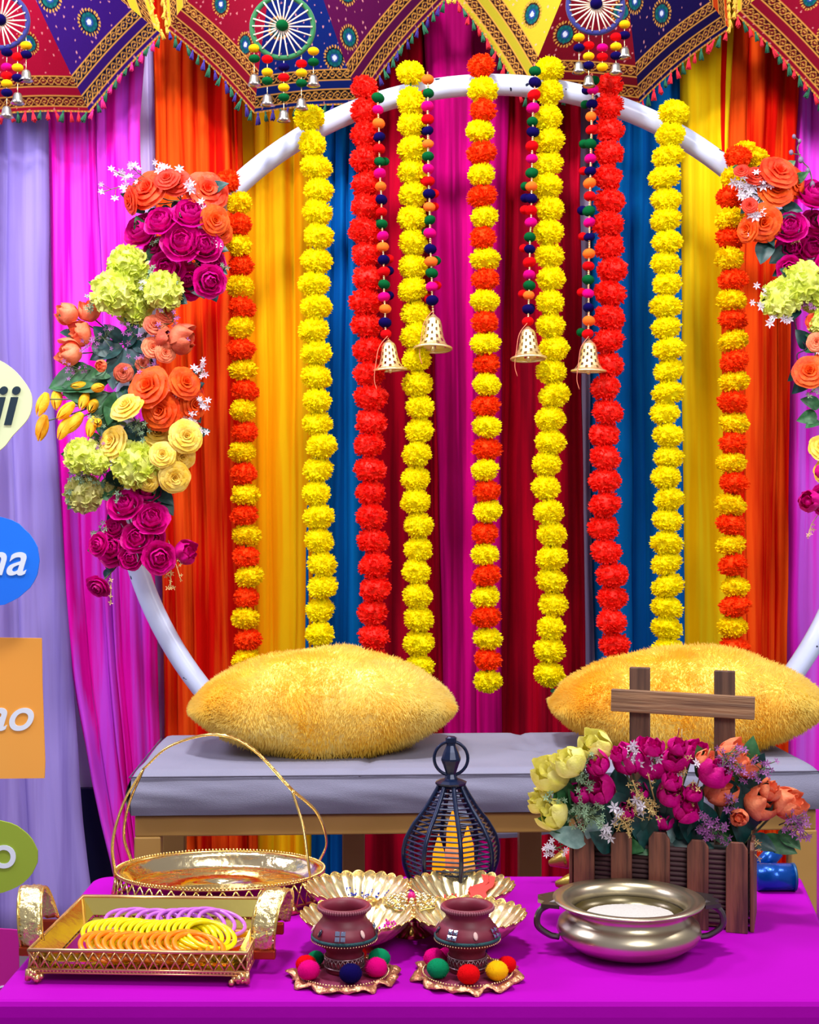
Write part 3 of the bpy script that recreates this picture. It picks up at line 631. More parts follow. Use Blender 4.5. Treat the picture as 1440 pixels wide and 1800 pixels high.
cluster('pale yellow silk roses in the lower left spray', 'flowers', 'rose', [(226, 720, 27), (203, 780, 27), (280, 764, 26), (325, 768, 26, (.4, -.9, .1)), (320, 802, 20, (.3, -.9, -.3)), (306, 838, 24, (.3, -.9, -.2)), (286, 800, 20), (262, 846, 16)],
        f_ye, DL-.02, gl, leaves=[(240, 740, 235, 790, 'd'), (225, 745, 250, 770, 'd'), (190, 740, 200, 690, 'g'), (240, 760, 262, 740, 'd'), (175, 780, 160, 760, 'g'), (200, 700, 190, 745, 'g'), (290, 820, 300, 860, 'd'), (225, 750, 212, 742, 'g')],
        sprigs=[(230, 750, 255, 745, 'e', 10, .008, .025), (190, 750, 175, 745, 'e', 8, .008, .02), (190, 770, 172, 790, 'l', 7, .008, .015), (240, 780, 250, 760, 'e', 8, .008, .02)])
cluster('lime green silk carnations in the lower left spray above the peonies', 'flowers', 'hydrangea', [(146, 802, 29), (238, 816, 37), (148, 868, 30, None, f_do), (170, 812, 20), (196, 860, 18, None, f_do)],
        f_gy, DL, gl, leaves=[(185, 830, 170, 800, 'd'), (200, 840, 180, 870, 'g'), (190, 830, 215, 850, 'd'), (170, 850, 196, 880, 'g')], sprigs=[(170, 840, 140, 848, 'e', 16, .008, .026), (170, 845, 124, 832, 'e', 10, .008, .02), (180, 800, 190, 790, 'w', 6, .009, .015), (200, 850, 212, 872, 'e', 9, .009, .02), (155, 830, 118, 880, 'e', 7, .008, .02), (150, 850, 165, 830, 'g', 8, .008, .02)])
cluster('magenta silk peonies at the bottom of the left spray', 'flowers', 'peony', [(222, 894, 28), (258, 876, 26), (266, 916, 28), (204, 964, 30), (178, 958, 19), (242, 948, 25), (278, 980, 26), (268, 948, 20), (206, 930, 20), (320, 974, 20, (.7, -.7, .2), f_mg, 'bud'), (176, 1026, 20, (-.3, -.8, -.6)), (232, 980, 20)],
        f_mg, DL, gl, leaves=[(262, 860, 304, 894, 'd'), (270, 858, 300, 880, 'd'), (190, 1000, 185, 1015, 'd')], sprigs=[(232, 930, 232, 968, 'g', 5, .007, .008), (290, 970, 300, 1035, 'g', 9, .008, .015), (296, 950, 318, 1020, 'g', 7, .008, .012), (195, 1000, 194, 1060, 'g', 8, .008, .012), (190, 930, 176, 925, 'e', 10, .008, .016)])
# right
cluster('orange silk roses with white sprigs at the top of the right spray', 'flowers', 'rose', [(1366, 308, 30, None, f_co), (1360, 336, 29), (1340, 392, 29), (1318, 404, 20, (-.8, -.6, 0)), (1392, 322, 24, (.6, -.7, 0)), (1328, 312, 17, None, f_rd), (1304, 302, 12, None, f_rd), (1318, 362, 12, None, f_rd)],
        f_or, DL, gr, leaves=[(1350, 420, 1338, 460, 'd'), (1370, 370, 1400, 382, 'd'), (1375, 360, 1410, 370, 'd'), (1345, 410, 1362, 430, 'd')],
        sprigs=[(1340, 345, 1288, 320, 'w', 5, .014, .012), (1340, 345, 1304, 312, 'w', 5, .014, .01), (1345, 345, 1330, 304, 'w', 5, .014, .012), (1340, 350, 1300, 336, 'w', 8, .013, .016), (1345, 360, 1308, 362, 'w', 5, .013, .012), (1345, 370, 1320, 378, 'w', 8, .013, .014), (1345, 330, 1342, 320, 'w', 6, .013, .015), (1330, 400, 1318, 412, 'w', 2, .012, .006)])
cluster('magenta silk peonies in the right spray beside the orange roses', 'flowers', 'peony', [(1430, 352, 32), (1390, 404, 27), (1392, 440, 26), (1430, 400, 26), (1424, 440, 30), (1388, 472, 20), (1450, 470, 24), (1462, 400, 30)], f_mg, DL+.03, gr,
        leaves=[(1400, 380, 1418, 386, 's')], sprigs=[(1392, 432, 1404, 424, 'g', 6, .008, .01)])
g = thing('berry_twig', 'bare grey twig with round buds rising above the right spray', 'twig', P(1432, 340, 3.34)); mb = MB()
mb.tube(catmull([P(x, y, 3.34)-g.location for x, y in [(1432, 345), (1424, 300), (1412, 285), (1402, 262), (1406, 250), (1396, 240)]], 4), .0015, 5)
mb.tube([P(x, y, 3.34)-g.location for x, y in [(1408, 272), (1392, 270), (1391, 268)]], .0012, 5); mb.tube([P(x, y, 3.34)-g.location for x, y in [(1402, 262), (1406, 248)]], .0012, 5)
obj('stem', mb, s_st, g)
for (x, y, r) in [(1396, 240, 3.5), (1406, 248, 3.5), (1391, 268, 4), (1408, 281, 5), (1420, 300, 4), (1428, 324, 5)]:
    f = obj('berry', MB().ball((0, 0, 0), r*.0014, 8, 1.25), mat('berry', (122, 104, 132), .6), g, loc=P(x, y, 3.335)-g.location)
cluster('lime green silk carnations in the right spray', 'flowers', 'hydrangea', [(1374, 524, 31), (1410, 498, 34), (1440, 520, 30), (1444, 568, 22)], f_gy, DL, gr, leaves=[(1400, 540, 1392, 556, 'd')],
        sprigs=[(1370, 530, 1330, 502, 'w', 3, .012, .01), (1370, 530, 1322, 532, 'w', 3, .013, .01), (1380, 545, 1354, 568, 'w', 3, .013, .01), (1385, 550, 1378, 560, 'w', 5, .011, .012), (1410, 530, 1424, 536, 'l', 10, .008, .012)])
g = cluster('orange silk rose on a dark curling stem at the right edge', 'flowers', 'rose', [(1424, 656, 26, (-.3, -1, .3)), (1430, 566, 13, (0, -1, 0), f_co), (1436, 602, 15, (-.3, -1, 0), f_pe), (1452, 640, 22)], f_or, DL, gr, leaves=[(1420, 612, 1408, 582, 'd'), (1415, 612, 1432, 618, 'g'), (1405, 650, 1388, 668, 'd'), (1410, 668, 1425, 676, 'd'), (1436, 730, 1410, 736, 'g'), (1440, 715, 1418, 700, 'g'), (1440, 740, 1418, 748, 'g')],
        sprigs=[(1430, 680, 1420, 692, 'e', 7, .009, .012), (1440, 600, 1438, 616, 'w', 5, .012, .012)])
mb = MB(); mb.tube(catmull([P(x, y, 3.33)-g.location for x, y in [(1395, 555), (1404, 590), (1418, 612), (1402, 622), (1404, 636), (1415, 640)]], 6), .0018, 6)
obj('stem', mb, mat('dark_vine', (52, 18, 52), .6), g, label='dark curling stem')
cluster('pale yellow silk roses at the right edge of the frame', 'flowers', 'rose', [(1446, 790, 22), (1452, 830, 20)], f_ye, DL, gr)
cluster('magenta silk peony bud hanging low at the right edge', 'flowers', 'bud', [(1424, 884, 19, (-.5, -.8, .2)), (1446, 880, 24, None, f_mg, 'peony'), (1446, 834, 14)], f_mg, DL, gr, sprigs=[(1438, 905, 1420, 945, 'g', 6, .008, .008)])
# ================================================================== BENCH
BD, BX0, BX1 = 2.73, -.552, .835
bn = thing('upholstered_bench', 'long bench with tufted grey seat pad and brown painted frame', 'bench', (0, BD, 0), math.radians(2.6))
mg_ = mat('grey_upholstery', (130, 130, 152), .8, col2=(136, 136, 158), scale=6, bump=.25, bscale=500, spec=.2)
def seat_fn():
    mb = MB(); nx, ny = 120, 30; Lx = BX1-BX0; Dp = .47
    def top(u, v):
        x = BX0+Lx*u; y = Dp*v
        ex = min(u, 1-u)*Lx; ey = min(v, 1-v)*Dp; e = min(ex, ey)
        z = .5-.012*max(0, 1-ex/.02)**2-.012*max(0, 1-ey/.02)**2+.004
        for tx in (-.10, .27, .62):       # tufting seams
            d = abs(x-(tx+.03*math.sin(v*3))); z -= .006*math.exp(-(d/.012)**2)
            z -= .016*math.exp(-((x-tx)**2+(y-.26)**2)/.0012)
        z += .0035*noise.noise((x*5, y*7, 1))*min(1, ey/.06)
        return (x, y-.0, z)
    mb.grid(top, nx, ny)
    def front(u, v):
        x = BX0+Lx*u; b_ = .010*math.sin(PI*v); return (x, -b_+.004*noise.noise((x*9+v*2, v*3, 4)), .418+(.492-.418)*v)
    mb.grid(front, nx, 10)
    mb.grid(lambda u, v: (BX0-.012*math.sin(PI*v), Dp*(1-u), .418+(.492-.418)*v), 12, 8); mb.grid(lambda u, v: (BX1+.012*math.sin(PI*v), Dp*u, .418+(.492-.418)*v), 12, 8)
    mb.grid(lambda u, v: (BX1-Lx*u, Dp, .418+(.492-.418)*v), 4, 2); mb.grid(lambda u, v: (BX0+Lx*u, Dp*(1-v), .418), 4, 2)
    return mb
obj('seat_pad', seat_fn(), mg_, bn)
dk = mat('seam_thread', (70, 66, 84), .8)
sm = MB(); sm.tube([(BX0+(BX1-BX0)*i/60, -.003, .4945) for i in range(61)], .0016, 5)
sm.tube([(BX0-.004, .47*i/10, .4935) for i in range(11)], .0016, 5)
for tx in (-.10, .27, .62): sm.tube([(tx+.03*math.sin(v*3/12*1), .47*v/12, .496-(.010 if 5 < v < 8 else .004)) for v in range(13)], .0014, 5)
obj('seam', sm, dk, bn, label='dark stitched seam')
mbr = mat('brown_frame_paint', (166, 126, 62), .4, col2=(176, 136, 74), scale=5, bump=.1)
mb = MB().box(((BX0+BX1)/2+.0, .03, .394), (BX1-BX0-.01, .035, .042)); bevel(obj('front_rail', mb, mbr, bn, smooth=False), .003)
mb = MB().box(((BX0+BX1)/2, .44, .394), (BX1-BX0-.01, .035, .042)); obj('back_rail', mb, mbr, bn, smooth=False)
mb = MB().box((BX0+.02, .235, .394), (.03, .38, .042)).box((BX1-.02, .235, .394), (.03, .38, .042)).box((-.12, .235, .394), (.03, .38, .042)).box((.3, .235, .394), (.03, .38, .042)); obj('cross_rails', mb, mbr, bn, smooth=False)
obj('black_strip', MB().box(((BX0+BX1)/2, .03, .4165), (BX1-BX0-.004, .03, .004)), mat('strip_black', (14, 12, 18), .8), bn, smooth=False)  # thin black strip between the seat pad and the front rail
for (x, y) in [(BX0+.03, .03), (BX1-.03, .03), (BX0+.03, .44), (BX1-.03, .44), (-.11, .44), (.3, .44)]:
    bevel(obj('leg', MB().box((x, y, (FZ+.373)/2), (.052, .04, .373-FZ)), mbr, bn, smooth=False), .003)
# ================================================================== FURRY CUSHIONS
def cushion(label, c, a, b_, cth, rz, tilt, col, col2, seed, bumpy):
    g = thing('fur_cushion', label, 'cushion', c, rz, 'yellow faux fur cushions on the bench'); rng = np.random.default_rng(seed)
    def surf(u, v, s):
        t = cth*max(0., 1-abs(u)**2.0)**.72*max(0., 1-abs(v)**2.4)**.5
        pin = 1-.07*(1-abs(u)**2)*abs(v)**3; pin2 = 1.0
        x = a*u*pin2; y = b_*v*pin*(1-.55*abs(u)**5); z = s*t
        z *= 1+.16*noise.noise((u*bumpy+seed, v*bumpy, s)); z += tilt*u*a
        if s < 0: z = max(z, -cth*.82+tilt*u*a*.5)
        return Vector((x, y, z))
    mb = MB(); n = 40
    mb.grid(lambda u, v: surf(2*u-1, 2*v-1, 1), n, n); mb.grid(lambda u, v: surf(1-2*u, 2*v-1, -1), n, n)
    m = mat('fur_base_'+str(seed), col, .9, col2=col2, scale=5)
    obj('cover', mb, m, g)
    N = 60000; U = np.sin(rng.uniform(-1, 1, N)*PI/2); V = np.sin(rng.uniform(-1, 1, N)*PI/2); S = np.where(rng.random(N) < .62, 1, -1)
    vs_ = np.empty((N*5, 3), np.float32)
    for i in range(N):
        u, v, s = float(U[i]), float(V[i]), float(S[i])
        if s < 0 and v > .3: s = 1.
        p = surf(u, v, s); e = .02; pu = surf(min(1, u+e), v, s)-surf(max(-1, u-e), v, s); pv = surf(u, min(1, v+e), s)-surf(u, max(-1, v-e), s)
        nn = pu.cross(pv)*s; nn = nn.normalized() if nn.length > 1e-9 else Vector((0, 0, s))
        if abs(u) > .93: nn = (nn+Vector((np.sign(u)*.8, 0, 0))).normalized()
        if v < -.9: nn = (nn+Vector((0, -.8, 0))).normalized()
        cl = Vector((noise.noise((p.x*16, p.y*16, p.z*16+seed)), noise.noise((p.x*16+9, p.y*16, p.z*16)), noise.noise((p.x*16, p.y*16+5, p.z*16))))*.9
        d = (nn*.75+cl+Vector((0, -.12, -.22))+Vector(rng.uniform(-.4, .4, 3))); d = d.normalized()
        if d.dot(nn) < .15: d = (d+nn*.5).normalized()
        ln = .0165*float(rng.uniform(.6, 1.15)); sd = d.cross(Vector((0, -1, .1))); sd = sd.normalized()*.00105
        q = p+d*ln*.55; tip = p+(d+Vector((0, 0, -.18))).normalized()*ln
        vs_[i*5:i*5+5] = [p-sd, p+sd, q-sd*.8, q+sd*.8, tip]
    idx = np.arange(N)[:, None]*5
    tris = np.concatenate([idx+np.array([0, 1, 3]), idx+np.array([0, 3, 2]), idx+np.array([2, 3, 4])], 0)
    me = bpy.data.meshes.new('fur'); me.vertices.add(N*5); me.vertices.foreach_set('co', vs_.ravel())
    me.loops.add(len(tris)*3); me.loops.foreach_set('vertex_index', tris.ravel().astype(np.int32))
    me.polygons.add(len(tris)); me.polygons.foreach_set('loop_start', np.arange(0, len(tris)*3, 3, dtype=np.int32)); me.update(calc_edges=True)
    me.materials.append(mat('fur_strand_'+str(seed), col, .75, col2=col2, scale=6, trans=.6, spec=.15)); obj('fur', me, None, g, kind='stuff')
    return g
cushion('butter yellow faux fur cushion on the left of the bench', (P(568, 1242, 2.97).x, 2.99, .601), .275, .19, .112, math.radians(3), 0, (255, 222, 92), (255, 240, 158), 3, 2.2)
cushion('golden yellow faux fur cushion on the right, behind the wooden posts', (P(1216, 1235, 2.97).x, 3.03, .60), .29, .185, .112, math.radians(-3), .02, (255, 212, 70), (255, 236, 138), 8, 2.0)
# ================================================================== TABLE
def cloth():
    mb = MB(); L0, L1, R0, R1, y0, y1 = -.524, -.524, .558, .652, 1.706, 2.288
    def rr(k, off=0):         # outline with rounded corners, counterclockwise
        out = []; rad = .012
        cs = [(L0, y0, PI, 1.5*PI), (R0, y0, 1.5*PI, 2*PI), (R1, y1, 0, .5*PI), (L1, y1, .5*PI, PI)]
        for j, (x, y, a0, a1) in enumerate(cs):
            rd = rad if j != 3 else .03
            cx = x+rd*(1 if j in (0, 3) else -1); cy = y+rd*(1 if j < 2 else -1)
            for i in range(7):
                a = a0+(a1-a0)*i/6; out.append((cx+(rd+off)*math.cos(a), cy+(rd+off)*math.sin(a)))
        return out
    rings = [(0, -.004, TZ), (0, .0, TZ-.002), (0, .003, TZ-.007), (0, .005, TZ-.02), (0, .008, .15), (0, .012, FZ+.01)]
    n = 28; vs_ = []
    for (k, off, z) in rings:
        for i, (x, y) in enumerate(rr(k, off)): vs_.append((x, y, z))
    fs_ = [(j*n+i, j*n+(i+1) % n, (j+1)*n+(i+1) % n, (j+1)*n+i) for j in range(len(rings)-1) for i in range(n)]
    fs_.append(tuple(range(n))); mb.add(vs_, fs_)
    # soft creases: a few raised folds laid in the cloth
    return mb
t = obj('tablecloth', cloth(), mat('magenta_tablecloth', (160, 0, 164), .8, col2=(166, 0, 170), scale=3, bump=.12, bscale=30, spec=.08), smooth=False)
tag(t, 'bright magenta cloth stretched over the low front table', 'tablecloth')
# ================================================================== GOLD
gold = mat('gold_metal', (240, 206, 122), .2, .95); goldm = mat('gold_mirror', (240, 226, 170), .07, 1.0, bump=.05, bscale=25); goldr = mat('rose_gold_filigree', (232, 186, 130), .28, .9)
brass_y = mat('yellow_mirror_plate', (244, 224, 120), .1, .95, bump=.06, bscale=30)
def strut(mb, p, q, r, n=5): mb.tube([p, q], r, n)
def lattice(mb, path, z0, z1, n, r=.0011, closed=False):
    """crossing bars between two heights along a function path(t) -> (x, y)"""
    for i in range(n):
        a, c_ = path(i/n), path((i+1)/n)
        strut(mb, (*a, z0), (*c_, z1), r, 4); strut(mb, (*a, z1), (*c_, z0), r, 4)
# rectangular tray
tr = thing('rectangular_tray', 'square mirrored gold tray with lattice sides, scroll handles and feet holding bangles', 'tray', (-.346, 1.885, TZ), math.radians(-2.5))
TW, TDp = .142, .124
def tbox(mb, z, r, w_=TW, d_=TDp, n=6): mb.tube([(-w_, -d_, z), (w_, -d_, z), (w_, d_, z), (-w_, d_, z)], r, n, closed=True)
mb = MB(); mb.box((0, 0, .018), (2*TW, 2*TDp, .004)); obj('base_plate', mb, goldm, tr, smooth=False, label='mirror gold base plate')
mb = MB()
sl = .022
def slope(x0, y0, x1, y1, xi0, yi0, xi1, yi1): mb.add([(x0, y0, .042), (x1, y1, .042), (xi1, yi1, .022), (xi0, yi0, .022)], [(0, 1, 2, 3)])
W2, D2 = TW-sl, TDp-sl
slope(-TW, -TDp, TW, -TDp, -W2, -D2, W2, -D2); slope(TW, -TDp, TW, TDp, W2, -D2, W2, D2); slope(TW, TDp, -TW, TDp, W2, D2, -W2, D2); slope(-TW, TDp, -TW, -TDp, -W2, D2, -W2, -D2)
solid(obj('inner_slope', mb, brass_y, tr, smooth=False, label='bright yellow gold sloping border'), .0015)
mb = MB(); tbox(mb, .043, .0028); tbox(mb, .0185, .0022); tbox(mb, .014, .0016)
for (p, q, n) in [((-TW, -TDp), (TW, -TDp), 60), ((TW, -TDp), (TW, TDp), 50)]:
    for i in range(n+1):
        t_ = i/n; mb.ball((p[0]+(q[0]-p[0])*t_, p[1]+(q[1]-p[1])*t_, .0165), .0017, 6)
obj('rim', mb, goldr, tr)
for (p, q, n) in [((-TW, -TDp), (TW, -TDp), 20), ((TW, -TDp), (TW, TDp), 17), ((TW, TDp), (-TW, TDp), 20), ((-TW, TDp), (-TW, -TDp), 17)]:
    mb = MB(); lattice(mb, lambda t_: (p[0]+(q[0]-p[0])*t_, p[1]+(q[1]-p[1])*t_), .019, .042, n, .0015)
    for i in range(n): mb.ball((p[0]+(q[0]-p[0])*(i+.5)/n, p[1]+(q[1]-p[1])*(i+.5)/n, .0305), .0021, 6)
    obj('lattice_panel', mb, goldr, tr)
mb = MB()
for (sx, sy) in [(-1, -1), (1, -1), (1, 1), (-1, 1)]:
    f = MB(); rg = random.Random(sx*2+sy)
    for i in range(30):
        k = i/30; f.ball((sx*(TW-.002)-sx*rg.uniform(0, .02)*k+rg.uniform(-.003, .003), sy*(TDp-.001)+rg.uniform(-.003, .003), .016-.013*k*rg.uniform(.7, 1)), rg.uniform(.003, .005), 6)
    f.tube([(sx*TW, sy*TDp, .018), (sx*(TW+.001), sy*TDp, .004)], .004, 6)
    obj('foot', f, goldr, tr, label='ornate cast foot')
def scroll(sx):
    # strap arched front to back, leaning outward, its outer face cast in relief
    pts = [(0, -.05, .0), (.002, -.054, .025), (.006, -.045, .052), (.012, -.018, .068), (.016, .012, .062), (.014, .032, .04), (.008, .04, .012)]
    pts = catmull(pts, 6); mb = MB(); w_ = .016; n = len(pts)
    v = []
    for i, p in enumerate(pts):
        for j in range(7):
            s = j/6*2-1; rel = .005*noise.noise((i*.9, j*1.3, 3))+(.0016 if abs(s) > .9 else 0)
            t_ = (pts[min(i+1, n-1)]-pts[max(i-1, 0)]).normalized(); nn = Vector((0, -t_.z, t_.y)); q = p+Vector((s*w_, 0, 0))+nn*rel*-1
            v.append((sx*(q.x+TW+.012), q.y-.02, q.z+.03))
    mb.add(v, [(i*7+j, i*7+j+1, (i+1)*7+j+1, (i+1)*7+j) for i in range(n-1) for j in range(6)])
    return mb
for sx in (-1, 1):
    h = obj('handle', scroll(sx), mat('cast_gold', (240, 224, 160), .25, .9, bump=.9, bscale=120), tr, label='scrolled cast handle'); solid(h, .003)
    e = MB()
    for s in (-1, 1): e.tube([(sx*(TW+.012+s*.016+.0), -.07, .03)]+[(sx*(p.x+TW+.012+s*.016), p.y-.02, p.z+.03) for p in catmull([(0, -.05, .0), (.002, -.054, .025), (.006, -.045, .052), (.012, -.018, .068), (.016, .012, .062), (.014, .032, .04), (.008, .04, .012)], 6)], .0016, 5)
    obj('beaded_edge', e, gold, h)
    mcb = mat('copper_bracket', (176, 66, 40), .3, .8)
    bevel(obj('bracket', MB().box((sx*(TW+.012), -.068, .024), (.036, .012, .012)), mcb, tr, smooth=False, label='coppery mounting bracket'), .002)
    bevel(obj('bracket', MB().box((sx*(TW+.014), .018, .032), (.03, .01, .016)), mcb, tr, smooth=False, label='coppery mounting bracket'), .002)
# bangles
def bangle(mesh, x, y, z, tx, ty, label, group):
    o = obj('bangle', mesh, None, loc=(tr.location.x+x, tr.location.y+y, TZ+z)); o.rotation_euler = (tx, ty, 0); tag(o, label, 'bangle', group); return o
def bmesh_b(m, r=.033, k=.0028): return tor(MB(), (0, 0, 0), r, k, 40, 8).mesh('bangle', m)
b_li = bmesh_b(mat('lilac_bangle', (206, 116, 224), .25, coat=.4, trans=.15)); b_ye = bmesh_b(mat('yellow_bangle', (236, 220, 6), .25, coat=.4, trans=.1), .033, .0035); b_or = bmesh_b(mat('orange_bangle', (255, 140, 10), .3, coat=.3, trans=.1), .033, .0035)
ORD = ['leftmost', 'second', 'third', 'fourth', 'fifth', 'sixth', 'seventh', 'eighth', 'ninth', 'tenth', 'eleventh', 'twelfth', 'thirteenth', 'fourteenth', 'fifteenth', 'sixteenth', 'seventeenth', 'eighteenth']
def row(me, n, x0, x1, y0, z0, name, grp, where, tx, ty):
    for i in range(n):
        t_ = i/(n-1); x = x0+(x1-x0)*t_; y = y0+random.uniform(-.002, .002)
        lab = f'{ORD[i]} {name} bangle'+('' if i == 0 else ' from the left')+f' in the {where} row on the square tray'
        bangle(me, x, y, z0+.003*math.sin(t_*9)*.5, tx+random.uniform(-.05, .05), ty+random.uniform(-.05, .05), lab, grp)
row(b_or, 13, -.055, .068, -.083, .0365, 'orange', 'orange bangles on the tray', 'front', .16, .26)
row(b_ye, 17, -.062, .078, -.042, .0385, 'yellow', 'yellow bangles on the tray', 'middle', .2, .30)
row(b_li, 10, -.046, .084, .022, .0365, 'lilac', 'lilac bangles on the tray', 'back', .2, .24)
# oval basket tray
ot = thing('oval_basket_tray', 'oval gold basket tray with tall arched handle behind the square tray', 'tray', (-.298, 2.15, TZ), 0)
A_, B_ = .163, .118
el = lambda t_, k=1.0: (A_*k*math.cos(2*PI*t_), B_*k*math.sin(2*PI*t_))
mb = MB()
prof = [(.001, .0235), (.5, .0235), (.78, .024), (.86, .028), (.92, .040), (.97, .046), (1.0, .046)]
mb.lathe([(r, z) for r, z in prof], 64); mb.v = [(v[0]*A_, v[1]*B_, v[2]) for v in mb.v]
o = obj('dish', mb, mat('gold_dish', (238, 220, 170), .13, 1.0, bump=.35, bscale=45), ot, label='polished embossed dish'); solid(o, .0015)
mb = MB()
for z, r, k in [(.046, .002, 1.0), (.012, .0022, 1.03), (.003, .0025, 1.04)]: mb.tube([(*el(i/72, k), z) for i in range(72)], r, 6, closed=True)
for i in range(180): mb.ball((*el(i/180, 1.005), .049), .0021, 6)
obj('rim', mb, gold, ot)
mb = MB(); n = 52
for i in range(n):
    a, c_ = el(i/n, 1.035), el((i+1)/n, 1.0); a2, c2 = el(i/n, 1.0), el((i+1)/n, 1.035)
    strut(mb, (*a, .012), (*c_, .045), .0016, 5); strut(mb, (*a2, .045), (*c2, .012), .0016, 5)
obj('lattice_side', mb, gold, ot)
for a in (.12, .38, .62, .88):
    f = MB(); x, y = el(a, 1.03); f.ball((x, y, .0065), .0065, 8); obj('foot', f, gold, ot)
def strand(pts, mb, w_=.0035):
    pts = catmull(pts, 10)
    for s in (-1, 1): mb.tube([p+Vector((0, s*w_, 0)) for p in pts], .0019, 5)
    for i in range(0, len(pts)-1): mb.tube([pts[i]+Vector((0, -w_*(1 if i % 2 else -1), 0)), pts[i+1]+Vector((0, w_*(1 if i % 2 else -1), 0))], .0017, 4)
mb = MB(); ap = Vector(P(376, 1291, 2.15))-ot.location
mid_l = Vector(P(252, 1352, 2.15))-ot.location; mid_r = Vector(P(513, 1388, 2.15))-ot.location
def q_(x, y, D): return Vector(P(x, y, D))-ot.location
strand([mid_l, q_(300, 1311, 2.15), ap, q_(440, 1313, 2.15), mid_r], mb)
strand([mid_l, q_(218, 1410, 2.13), q_(198, 1480, 2.11), Vector((-.157, -.04, .046))], mb, .003)
strand([mid_l, q_(226, 1415, 2.17), q_(218, 1470, 2.19), Vector((-.15, .05, .046))], mb, .003)
strand([mid_r, q_(532, 1450, 2.12), q_(541, 1510, 2.10), Vector((.146, -.055, .046))], mb, .003)
strand([mid_r, q_(558, 1430, 2.17), q_(574, 1480, 2.19), Vector((.152, .045, .046))], mb, .003)
obj('handle', mb, gold, ot, label='arched open work handle splitting at both ends')
# ================================================================== FOUR BOWL DISH
fd = thing('four_bowl_dish', 'brass dish of four fluted shell bowls around a jewelled centre', 'dish', (.003, 1.978, TZ), math.radians(2))
brass = mat('brass_bowl', (236, 216, 160), .26, .9, bump=.1, bscale=30); redb = mat('coppery_bowl_back', (206, 84, 60), .35, .7)
for (sx, sy) in [(-1, 1), (1, 1), (-1, -1), (1, -1)]:
    mb = MB(); NF = 26; n = NF*6
    prof = [(.001, .010), (.02, .010), (.036, .014), (.052, .022), (.066, .034), (.077, .047)]
    def rf(a, i): return 1+(.045*abs(math.sin(a*NF/2)) if i >= 2 else 0)*(i/5)
    mb.lathe(prof, n, rf=rf)
    mb.v = [(v[0], v[1], v[2]+(.0045*abs(math.sin(math.atan2(v[1], v[0])*NF/2))*min(1, max(0, (math.hypot(v[0], v[1])-.025)/.03)))) for v in mb.v]
    o = obj('bowl', mb, brass, fd, loc=(sx*.0775, sy*.072, 0), label=None); solid(o, .0012)
    rim = MB(); rim.tube([(.0772*rf(2*PI*i/n, 5)*math.cos(2*PI*i/n), .0772*rf(2*PI*i/n, 5)*math.sin(2*PI*i/n), .0472+.0045*abs(math.sin(PI*i/n*NF))) for i in range(n)], .0012, 5, closed=True)
    obj('bowl_rim', rim, gold, o); ft = MB().lathe([(.022, 0), (.02, .005), (.022, .0105)], 24); obj('bowl_foot', ft, redb, o)
    if (sx, sy) in ((1, 1),): pc, pl = (246, 66, 60), 'red powder in the back right brass bowl'
    elif (sx, sy) == (-1, -1): pc, pl = (206, 20, 176), 'magenta powder in the front left brass bowl'
    elif (sx, sy) == (-1, 1): pc, pl = (40, 50, 168), 'blue powder in the back left brass bowl'
    else: continue
    pm = MB(); rg = random.Random(sx+3*sy)
    if sy == 1 and sx == 1:
        def sur(r): return lerp_list([(0, .010), (.02, .010), (.036, .014), (.052, .022), (.066, .034), (.077, .0475)], r)
        def fn(u, v):
            r = .008+.064*v; a = .95+(u-.5)*(.55+.7*(1-v))*(1-.35*v)+.35*noise.noise((v*5, (u > .5)*3, 2)); return (r*math.cos(a), r*math.sin(a), sur(r)+.0048*min(1, max(0, (r-.025)/.03))+.0015)
        pm.grid(fn, 14, 16)
        for i in range(120):
            r = .05*math.sqrt(rg.random()); a = rg.uniform(-1.6, 2.6); pm.ball((r*math.cos(a), r*math.sin(a), sur(r)+.002), rg.uniform(.0008, .002), 5)
    else:
        for i in range(240):
            a = rg.uniform(-.6, 2.0) if sx == -1 and sy == 1 else rg.uniform(-1.2, .8); r = rg.uniform(.008, .058); z = lerp_list([(0, .010), (.02, .010), (.036, .014), (.052, .022), (.066, .034)], r)+.003
            pm.ball((r*math.cos(a), r*math.sin(a), z), rg.uniform(.0007, .0022), 5)
    po = obj('colour_powder', pm, mat('powder'+pl[:3], pc, .95), loc=Vector((sx*.0775, sy*.072, .001))+fd.location); tag(po, pl, 'powder', kind='stuff')
mb = MB(); mb.lathe([(.001, .05), (.02, .05), (.034, .047), (.04, .044), (.03, .038), (.012, .03), (.012, .012), (.03, .0)], 40, rf=lambda a, i: 1+.06*math.sin(a*8)*(i in (2, 3)))
for k, (rad, n, s) in enumerate([(.012, 8, .0042), (.022, 12, .005), (.033, 18, .005)]):
    for i in range(n): mb.ball((rad*math.cos(2*PI*i/n+k), rad*math.sin(2*PI*i/n+k), .051-.002*k), s, 6)
c_o = obj('centre_medallion', mb, goldm, fd, label='beaded gold centre medallion'); obj('centre_stone', MB().ball((0, 0, .054), .006, 8), mat('magenta_stone', (210, 10, 120), .2), c_o)
